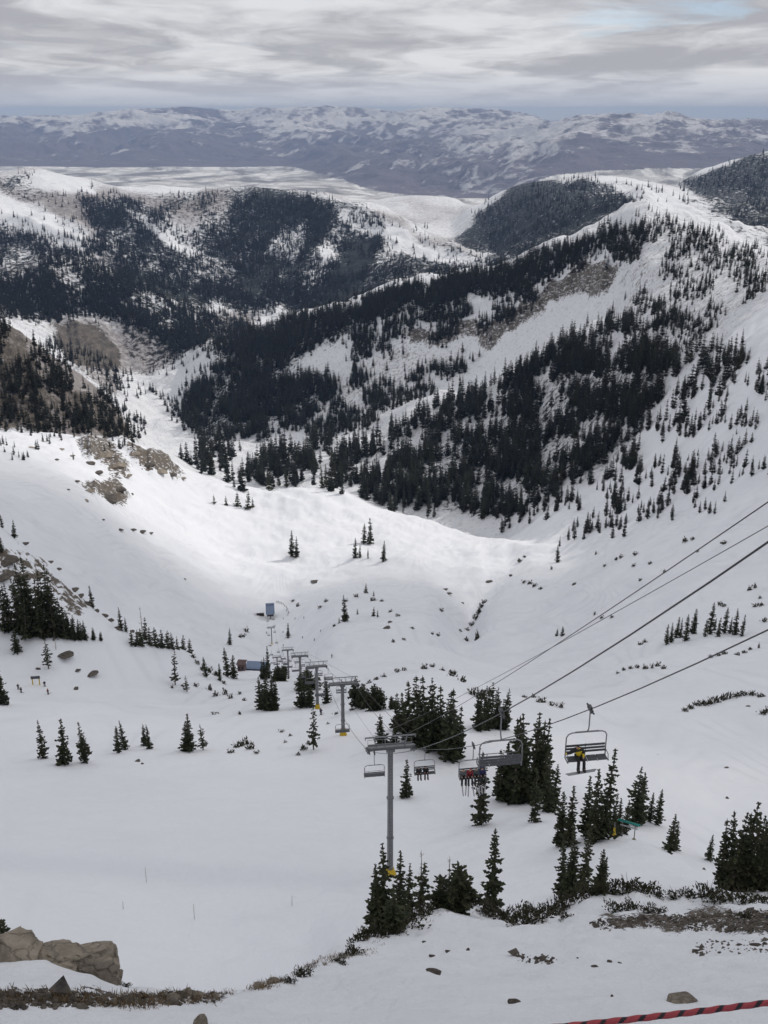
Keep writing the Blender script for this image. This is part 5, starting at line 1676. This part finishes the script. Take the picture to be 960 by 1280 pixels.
def shrub(u, v, w_, h_, label, group, r0=10, r1=48, kinds=None, depth=1.0):
    p = spot(u, v, r0, r1)
    k = px(p, 1.0)
    lv, stm = _rt.choice(kinds or SHRUBS)
    o = empty('shrub', p - Vector((0, 0, h_ * k * .10)), (0, 0, _rt.uniform(0, 6.28)), (w_ * k * .55, w_ * k * .55 * depth, h_ * k * 1.35))
    part('foliage', lv, o)
    part('stems', stm, o)
    return tag(o, label, 'shrub', group)


crest = [(452, 1176, 34, 22), (470, 1170, 44, 24), (492, 1168, 40, 20), (515, 1150, 34, 18), (530, 1143, 38, 16), (546, 1135, 32, 16), (566, 1131, 36, 14), (590, 1131, 42, 20), (612, 1143, 42, 22),
         (632, 1151, 46, 24), (653, 1155, 52, 24), (673, 1149, 46, 20), (690, 1143, 38, 22), (701, 1130, 36, 28), (720, 1124, 34, 16), (738, 1121, 46, 16), (760, 1116, 42, 18), (785, 1115, 48, 22), (806, 1115, 42, 24),
         (822, 1121, 18, 12), (845, 1121, 32, 11), (865, 1122, 32, 14), (886, 1121, 42, 20), (906, 1127, 50, 20), (932, 1129, 50, 18), (956, 1130, 40, 18)]
for i, (u, v, a, b) in enumerate(crest):
    near = 'under the tower clump' if u < 520 else 'around the broad bushy pine' if u < 600 else 'at the foot of the lone spire' if u < 660 else 'below the crest clump' if u < 750 else 'on the hump beside the clump' if u < 830 else 'under the large right edge trees'
    same = [c for c in crest if (c[0] < 520, 520 <= c[0] < 600, 600 <= c[0] < 660, 660 <= c[0] < 750, 750 <= c[0] < 830, c[0] >= 830).index(True) == (u < 520, 520 <= u < 600, 600 <= u < 660, 660 <= u < 750, 750 <= u < 830, u >= 830).index(True)]
    n_ = same.index((u, v, a, b))
    shrub(u, v, a, b, 'low evergreen shrub on the crest %s, %s' % (near, ORD[n_] + (' from left' if n_ else '')), 'evergreen shrubs along the crest')
for i, (u, v, a, b, lab) in enumerate([(772, 1139, 40, 14, 'spreading low shrub in the snow below the crest hump, left one'), (790, 1137, 30, 15, 'spreading low shrub below the crest hump, middle one'),
                                       (812, 1140, 30, 13, 'spreading low shrub below the crest hump, right one'), (825, 1141, 22, 10, 'smallest low shrub below the crest hump'), (707, 1147, 24, 9, 'small flat shrub left of the crest hump'),
                                       (932, 1148, 24, 10, 'low shrub at the edge of the stony patch'), (663, 1140, 26, 18, 'twiggy leaning bush between the lone spire and the crest clump'),
                                       (440, 1192, 30, 16, 'brown shrub on the left flank of the crest'), (425, 1203, 26, 12, 'lower brown shrub on the left flank of the crest'), (378, 1221, 26, 22, 'dark bushy shrub beside the brown grass tuft'),
                                       (362, 1228, 18, 12, 'small shrub left of the brown grass tuft'), (157, 1214, 16, 10, 'dark tuft just right of the rock outcrop'), (505, 1160, 60, 16, 'dark mat of shrub on the crest left flank')]):
    shrub(u, v, a, b, lab, None, 9, 60)
# bushes poking out of the snow farther down
far_b = {
    'on the small arched mound of the left snowfield': [(288, 941, 11, 6), (297, 934, 16, 9), (306, 931, 18, 11), (314, 936, 14, 9), (321, 942, 9, 5), (300, 893, 5, 6), (268, 893, 12, 3)],
    'along the gully in the middle of the bowl': [(605, 754, 8, 7), (602, 760, 9, 9), (599, 767, 9, 10), (595, 774, 9, 9), (590, 782, 8, 7), (584, 788, 7, 5), (597, 799, 10, 15), (583, 801, 8, 7), (575, 789, 5, 4)],
    'on the crest of the bushy knoll': [(497, 840, 9, 6), (505, 838, 9, 6), (530, 836, 11, 8), (541, 834, 8, 6), (553, 838, 8, 5), (566, 845, 15, 12), (578, 852, 11, 11), (590, 868, 14, 12), (601, 872, 20, 14), (612, 868, 12, 10), (480, 846, 9, 5), (470, 850, 10, 5), (462, 854, 9, 5), (455, 858, 8, 5)],
    'right of the tree row on the smooth run': [(676, 878, 16, 8), (690, 882, 12, 6), (701, 884, 10, 9), (655, 872, 8, 5), (668, 872, 8, 6)],
    'in the curved dark band on the right slope': [(857, 889, 11, 6), (864, 886, 12, 7), (872, 882, 12, 8), (880, 881, 12, 10), (887, 880, 12, 12), (895, 878, 13, 13), (903, 875, 13, 12), (911, 873, 12, 13), (920, 871, 14, 9), (930, 869, 14, 8), (940, 869, 13, 8), (950, 871, 12, 7), (953, 893, 14, 9), (960, 890, 12, 9)],
    'in the thin line of brush left of the right stand': [(772, 842, 6, 4), (780, 838, 7, 5), (788, 836, 8, 5), (797, 835, 7, 6), (806, 836, 8, 8), (815, 835, 6, 9), (822, 833, 9, 8), (830, 836, 8, 6), (800, 806, 8, 5), (806, 803, 7, 6)],
    'scattered below the right stand': [(889, 822, 8, 5), (898, 820, 9, 6), (905, 818, 9, 7), (922, 819, 8, 5), (930, 816, 8, 5), (938, 812, 7, 4), (900, 756, 9, 6), (905, 758, 8, 4), (945, 758, 12, 5), (952, 757, 8, 5), (937, 738, 8, 9), (944, 735, 6, 8), (955, 777, 10, 7), (950, 748, 6, 5), (948, 810, 3, 10)],
    'dotted over the hollow beyond the upper cables': [(650, 702, 9, 5), (656, 697, 6, 4), (662, 730, 8, 6), (668, 733, 9, 6), (676, 737, 7, 5), (655, 728, 8, 4), (718, 731, 7, 4), (756, 708, 7, 4), (770, 700, 6, 5), (776, 698, 6, 7), (792, 708, 7, 5), (794, 694, 8, 6), (812, 705, 7, 5), (830, 716, 5, 6), (857, 677, 12, 7), (866, 675, 7, 6), (905, 680, 9, 6), (872, 690, 5, 4), (745, 693, 4, 6), (800, 726, 5, 5), (689, 712, 3, 7), (752, 773, 6, 5), (765, 772, 6, 5), (743, 769, 4, 7)],
    'around the tiny trees above the knoll': [(445, 746, 8, 5), (432, 752, 8, 4), (408, 752, 7, 4), (400, 760, 8, 5), (466, 751, 10, 6), (477, 752, 7, 4), (418, 783, 7, 4), (488, 765, 7, 4), (498, 770, 8, 4), (551, 764, 9, 5), (540, 793, 6, 4), (547, 795, 8, 5), (515, 786, 7, 4), (492, 803, 6, 6), (505, 800, 7, 4)],
    'beside the blue roofed station': [(308, 790, 10, 8), (304, 796, 9, 5), (300, 797, 7, 4), (366, 752, 7, 4), (372, 758, 6, 6)],
    'below the lodge firs on the left': [(245, 858, 8, 6), (262, 862, 8, 10), (270, 870, 10, 9), (282, 868, 8, 12), (288, 873, 9, 8), (300, 868, 6, 6), (305, 876, 7, 5), (228, 858, 7, 4), (215, 860, 5, 5), (280, 855, 7, 7), (253, 838, 9, 9), (247, 830, 8, 8), (262, 840, 9, 10), (270, 845, 9, 10), (241, 822, 8, 7)],
    'left of the second lift tower': [(380, 937, 12, 8), (373, 944, 8, 5), (386, 930, 8, 7), (352, 915, 9, 4), (363, 920, 6, 4), (357, 928, 6, 3), (410, 905, 6, 3), (420, 893, 9, 4), (440, 888, 10, 4)],
}
for place, lst in far_b.items():
    for k, (u, v, a, b) in enumerate(sorted(lst)):
        shrub(u, v, a, b, 'small shrub %s, %s' % (place, ORD[k] + (' from left' if k else '')), 'shrubs ' + place, 90, 1250, SMALL_SHRUBS)

# rocks
ROCKS = []
for s in range(5):
    vs, fs = lumps(s * 7 + 1, 3, .5, (.55, .7, .45, .8, .6)[s], 11)
    ROCKS.append((mesh('rock', vs, fs, M_STONE), mesh('rock', vs, fs, M_GREYSTONE)))


def rock(u, v, w_, h_, label, group=None, r0=9, r1=60, grey=0, turn=None, sink=.25):
    p = spot(u, v, r0, r1)
    k = px(p, 1.0)
    o = bpy.data.objects.new('rock', _rt.choice(ROCKS)[grey])
    COL.objects.link(o)
    o.location = p + Vector((0, 0, h_ * k * (.35 - sink)))
    o.rotation_euler = (_rt.uniform(-.15, .15), _rt.uniform(-.15, .15), _rt.uniform(0, 6.28) if turn is None else turn)
    o.scale = (w_ * k * .55, w_ * k * .5, h_ * k * .6)
    return tag(o, label, 'rock', group)


rocks_left = [(112, 614, 22, 8), (135, 624, 40, 18), (150, 612, 24, 10), (122, 592, 22, 12), (112, 580, 18, 14), (132, 570, 26, 16), (148, 582, 26, 14), (160, 595, 18, 9), (186, 582, 26, 15), (200, 590, 24, 12), (168, 568, 18, 8), (214, 594, 18, 8), (228, 598, 14, 6), (90, 570, 14, 7), (76, 562, 12, 6), (70, 575, 10, 6), (95, 602, 12, 5), (108, 626, 10, 4), (85, 612, 8, 4), (40, 560, 14, 7), (165, 618, 9, 4)]
for k, (u, v, a, b) in enumerate(sorted(rocks_left)):
    rock(u, v, a * .7, b * .5, 'brown rock breaking the snow of the left shoulder, %s' % (ORD[k] + (' from left' if k else '')), 'rocks of the left shoulder', 600, 1300, k % 2)
for k, (u, v, a, b) in enumerate(sorted([(10, 702, 30, 10), (24, 722, 26, 10), (4, 722, 22, 9), (30, 662, 14, 6), (28, 740, 18, 8), (62, 697, 10, 4), (72, 707, 9, 3), (92, 738, 14, 5), (100, 746, 12, 6), (108, 755, 14, 5), (130, 770, 12, 5), (137, 776, 12, 5), (146, 786, 12, 4), (165, 778, 9, 4), (172, 784, 11, 4), (120, 764, 8, 5)])):
    rock(u, v, a, b, 'dark rock along the spine of the left rib, %s' % (ORD[k] + (' from left' if k else '')), 'rocks of the left rib', 200, 460, 1)
for u, v, a, b, r0, r1, lab in [(80, 818, 22, 5, 200, 400, 'dark sloping slab below the dark left grove'), (113, 842, 18, 2.5, 200, 400, 'long low rock lower right of the dark slab'), (97, 838, 9, 4, 150, 400, 'small rock between the dark slab and the long low rock'),
                               (95, 861, 9, 4, 150, 400, 'small flat rock alone on the left snowfield'), (48, 836, 6, 3, 150, 400, 'tiny rock by the ragged fir at left'), (172, 952, 8, 3, 100, 300, 'flat stone below the smallest pair of firs'), (178, 955, 4, 4, 100, 300, 'round stone below the smallest pair of firs'),
                               (150, 662, 9, 3, 600, 1100, 'small rock at the left end of the stone line in the bowl'), (165, 663, 12, 4, 600, 1100, 'middle rock of the stone line in the bowl'), (176, 665, 12, 4, 600, 1100, 'larger rock of the stone line in the bowl'), (188, 667, 8, 4, 600, 1100, 'rightmost rock of the stone line in the bowl'),
                               (129, 650, 6, 4, 600, 1100, 'rock above the stone line in the bowl'), (394, 727, 12, 3, 600, 1100, 'dark rock alone in the middle of the bowl'), (231, 724, 4, 3, 600, 1000, 'tiny rock alone on the smooth left bowl'), (560, 742, 11, 3, 500, 1000, 'dark rock left of the gully'), (556, 737, 8, 3, 500, 1000, 'small rock above the dark rock left of the gully'),
                               (612, 727, 9, 4, 600, 1000, 'dark rock at the head of the gully'), (578, 754, 4, 3, 500, 900, 'tiny rock on the left bank of the gully'), (484, 785, 10, 6, 400, 900, 'rock patch on the snow above the knoll'), (488, 778, 8, 4, 400, 900, 'small rock above the knoll rock patch'),
                               (639, 720, 5, 8, 600, 1100, 'dark cornice rock right of the gully head'), (718, 731, 8, 3, 600, 1100, 'flat rock in the hollow beyond the cables'), (935, 883, 5, 3, 150, 500, 'tiny rock under the curved brush band'), (908, 960, 6, 3, 100, 300, 'tiny rock on the lower right snow'), (909, 998, 5, 4, 100, 300, 'small rock left of the large right edge trees'), (880, 1087, 5, 3, 60, 200, 'tiny stone below the lone small fir at right')]:
    rock(u, v, a, b * .75, lab, None, r0, r1, 1)
# foreground stones
rock(852, 1250, 40, 15, 'low boulder half buried in snow just above the rope', None, 8, 30, 0, .45)
rock(250, 1283, 26, 20, 'tan stone at the bottom edge left of centre', None, 7, 30, 0)
rock(543, 1217, 20, 6, 'flat grey stone in the foreground snow left of centre', None, 9, 30, 1)
rock(643, 1254, 16, 3, 'low stone barely showing in the foreground snow', None, 9, 30, 1)
for k, (u, v, a, b) in enumerate(sorted([(340, 1230, 18, 8), (325, 1234, 16, 7), (215, 1250, 22, 9), (245, 1246, 18, 8), (232, 1243, 20, 12), (206, 1247, 14, 7), (268, 1247, 14, 6), (140, 1254, 14, 5)])):
    rock(u, v, a, b, 'small stone in the band of dead grass at lower left, %s' % (ORD[k] + (' from left' if k else '')), 'stones in the lower left grass', 9, 30, 0)
for k, (u, v, a, b) in enumerate(sorted([(655, 1198, 8, 2), (672, 1203, 6, 2), (688, 1202, 6, 2), (744, 1209, 12, 3), (762, 1203, 10, 4), (775, 1204, 6, 2), (722, 1198, 4, 2), (560, 1190, 9, 3), (585, 1188, 8, 3), (540, 1196, 10, 3), (530, 1178, 8, 4), (870, 1190, 16, 3), (945, 1182, 18, 4), (925, 1182, 8, 3), (905, 1185, 6, 2), (765, 1246, 7, 2), (742, 1154, 6, 4)])):
    rock(u, v, a * .8, b * .6, 'small dark stone in the foreground snow, %s' % (ORD[k] + (' from left' if k else '')), 'stones in the foreground snow', 9, 40, 1)

# the rock outcrop at lower left: blocks resting against each other
oc = spot(60, 1203, 11, 20)
o = empty('rock_outcrop', oc)
for seed, (u, v), w_, h_, d_, rz, ry in ((3, (112, 1210), 76, 52, 1.0, .3, .18), (11, (62, 1203), 90, 28, .9, .1, .22), (17, (10, 1198), 90, 20, 1.0, -.2, .12), (23, (142, 1226), 26, 26, .8, .5, .3), (41, (-50, 1190), 90, 26, 1.0, .2, .1)):
    vs, fs = lumps(seed, 5, .42, 1.0, 8)
    e = ray_dir(u, v)
    r_ = math.hypot(oc.x, oc.y) + .35
    c = Vector((e * (r_ / math.hypot(e[0], e[1]))).tolist())
    k = px(c, 1.0)
    M = Matrix.Rotation(rz, 3, 'Z') @ Matrix.Rotation(ry, 3, 'Y')
    vs = [(M @ Vector((q.x * w_ * k * .52, q.y * w_ * k * .5 * d_, q.z * h_ * k * .66))) + c - oc for q in vs]
    part('block', mesh('block', vs, fs, M_STONE, None, False), o)
tag(o, 'tan rock outcrop of cracked blocks at the lower left corner', 'rock outcrop')


def blades(name, patches, n, ln, mat, label, cat):
    rnd = random.Random(5)
    v, f = [], []
    for poly, share, r0, r1 in patches:
        P_ = np.array(poly, float)
        m = int(n * share)
        q = RNG.uniform(P_.min(0), P_.max(0), (m * 4, 2))
        q = q[in_poly(q[:, 0] + 6 * fbm(q[:, 0] / 9, q[:, 1] / 5, 3), q[:, 1] + 3 * fbm(q[:, 0] / 8, q[:, 1] / 4 + 4, 3), poly)]
        q = q[fbm(q[:, 0] / 12, q[:, 1] / 5, 3) > -.08][:m]
        for p in cast(q[:, 0], q[:, 1], r0, r1):
            if np.isnan(p[0]):
                continue
            p = Vector(p)
            for _ in range(3):
                a = rnd.uniform(0, 6.28)
                l = ln * rnd.uniform(.4, 1.2)
                s = Vector((math.cos(a), math.sin(a), 0)) * .008
                t = Vector((rnd.gauss(0, .6), rnd.gauss(0, .6), 1)).normalized() * l
                b = p + Vector((rnd.gauss(0, .04), rnd.gauss(0, .04), -.02))
                k = len(v)
                v += [b - s, b + s, b + t * .6 + s * .6, b + t]
                f.append((k, k + 1, k + 2, k + 3))
    ob_ = bpy.data.objects.new(name, mesh(name, v, f, mat))
    COL.objects.link(ob_)
    return tag(ob_, label, cat, kind='stuff')


M_GRASS = needle_material('dead_grass', (0.085, 0.060, 0.036), (0.23, 0.165, 0.095), (0.14, 0.085, 0.06))
blades('dead_grass', [([(-20, 1242), (60, 1241), (130, 1243), (250, 1240), (300, 1240), (270, 1252), (170, 1262), (60, 1255), (-20, 1258)], .36, 8, 20), ([(362, 1222), (385, 1204), (420, 1193), (470, 1186), (466, 1194), (420, 1200), (392, 1212)], .22, 10, 40),
                      ([(305, 1238), (340, 1222), (360, 1226), (340, 1236)], .06, 10, 30), ([(450, 1175), (560, 1128), (690, 1150), (690, 1156), (560, 1142), (470, 1185)], .12, 18, 45)], 4200, .095, M_GRASS, 'tawny dead grass flattened along the lower left edge of the snow', 'dead grass')
rnd = random.Random(12)
gv, gf = [], []
for poly, n in (([(735, 1152), (790, 1146), (860, 1142), (970, 1137), (970, 1166), (880, 1164), (800, 1158), (750, 1162)], 1500), ([(-10, 1243), (290, 1241), (260, 1256), (-10, 1262)], 420), ([(640, 1190), (700, 1196), (690, 1206), (650, 1202)], 60), ([(860, 1178), (965, 1174), (965, 1192), (870, 1194)], 90)):
    P_ = np.array(poly, float)
    q = RNG.uniform(P_.min(0), P_.max(0), (n * 3, 2))
    q = q[in_poly(q[:, 0], q[:, 1] + 3 * fbm(q[:, 0] / 14, q[:, 1] / 5, 3), poly)][:n]
    for p in cast(q[:, 0], q[:, 1], 8, 45):
        if np.isnan(p[0]):
            continue
        s = rnd.lognormvariate(-3.45, .55)
        k = len(gv)
        pts8 = [Vector((x, y, z)) for x, y, z in ((1, 0, 0), (-1, 0, 0), (0, 1, 0), (0, -1, 0), (0, 0, .8), (0, 0, -.6))]
        M = Matrix.Rotation(rnd.uniform(0, 6), 3, 'Z') @ Matrix.Rotation(rnd.uniform(-.7, .7), 3, 'X')
        gv += [Vector(p) + M @ (x * s * rnd.uniform(.7, 1.3)) for x in pts8]
        gf += [(k + a, k + b, k + c) for a, b, c in ((0, 2, 4), (2, 1, 4), (1, 3, 4), (3, 0, 4), (2, 0, 5), (1, 2, 5), (3, 1, 5), (0, 3, 5))]
ob_ = bpy.data.objects.new('gravel', mesh('gravel', gv, gf, M_GREYSTONE))
COL.objects.link(ob_)
tag(ob_, 'loose brown gravel showing through the snow of the crest', 'gravel', kind='stuff')

# the boundary rope across the lower right corner
M_ROPE_R = simple('rope_red', (0.30, 0.045, 0.055), .85, 0, .35, 160)
M_ROPE_K = simple('rope_dark', (0.015, 0.012, 0.018), .85, 0, .3, 160)
d0, d1 = ray_dir(650, 1281), ray_dir(960, 1243)
a, b = Vector((d0 * 2.92 / np.linalg.norm(d0)).tolist()), Vector((d1 * 3.1 / np.linalg.norm(d1)).tolist())
axis = b - a
A_, B_ = a - axis * .62, b + axis * 1.2
n, m = 900, 12
rv, rf, rm = [], [], []
dirn = (B_ - A_).normalized()
s1 = dirn.orthogonal().normalized()
s2 = dirn.cross(s1)
Ltot = (B_ - A_).length
for i in range(n + 1):
    t = i / n
    c = A_.lerp(B_, t) - Vector((0, 0, .03 * 4 * t * (1 - t)))
    for k in range(m):
        th = 2 * math.pi * k / m
        tw = th * 3 + t * Ltot / .055 * 2 * math.pi
        rr_ = .0078 * (1 + .10 * math.cos(tw))
        rv.append(c + (s1 * math.cos(th) + s2 * math.sin(th)) * rr_)
for i in range(n):
    for k in range(m):
        rf.append((i * m + k, i * m + (k + 1) % m, (i + 1) * m + (k + 1) % m, (i + 1) * m + k))
        ph = (k / m + i / n * Ltot / .052) % 1.0
        rm.append(1 if ph < .30 else 0)
o = empty('rope_line', A_)
ro = part('rope', mesh('rope', [q - A_ for q in rv], rf, [M_ROPE_R, M_ROPE_K], rm, True), o)
for e in (A_, B_):
    zg = gz(e.x, e.y)
    part('post', G().tube([(e.x - A_.x, e.y - A_.y, zg - .4 - A_.z), (e.x - A_.x, e.y - A_.y, e.z + .02 - A_.z)], .022, 8).mesh('post', M_CANE), o)
tag(o, 'red and black striped boundary rope across the lower right corner', 'rope')
print('script seconds', time.time() - T_START)
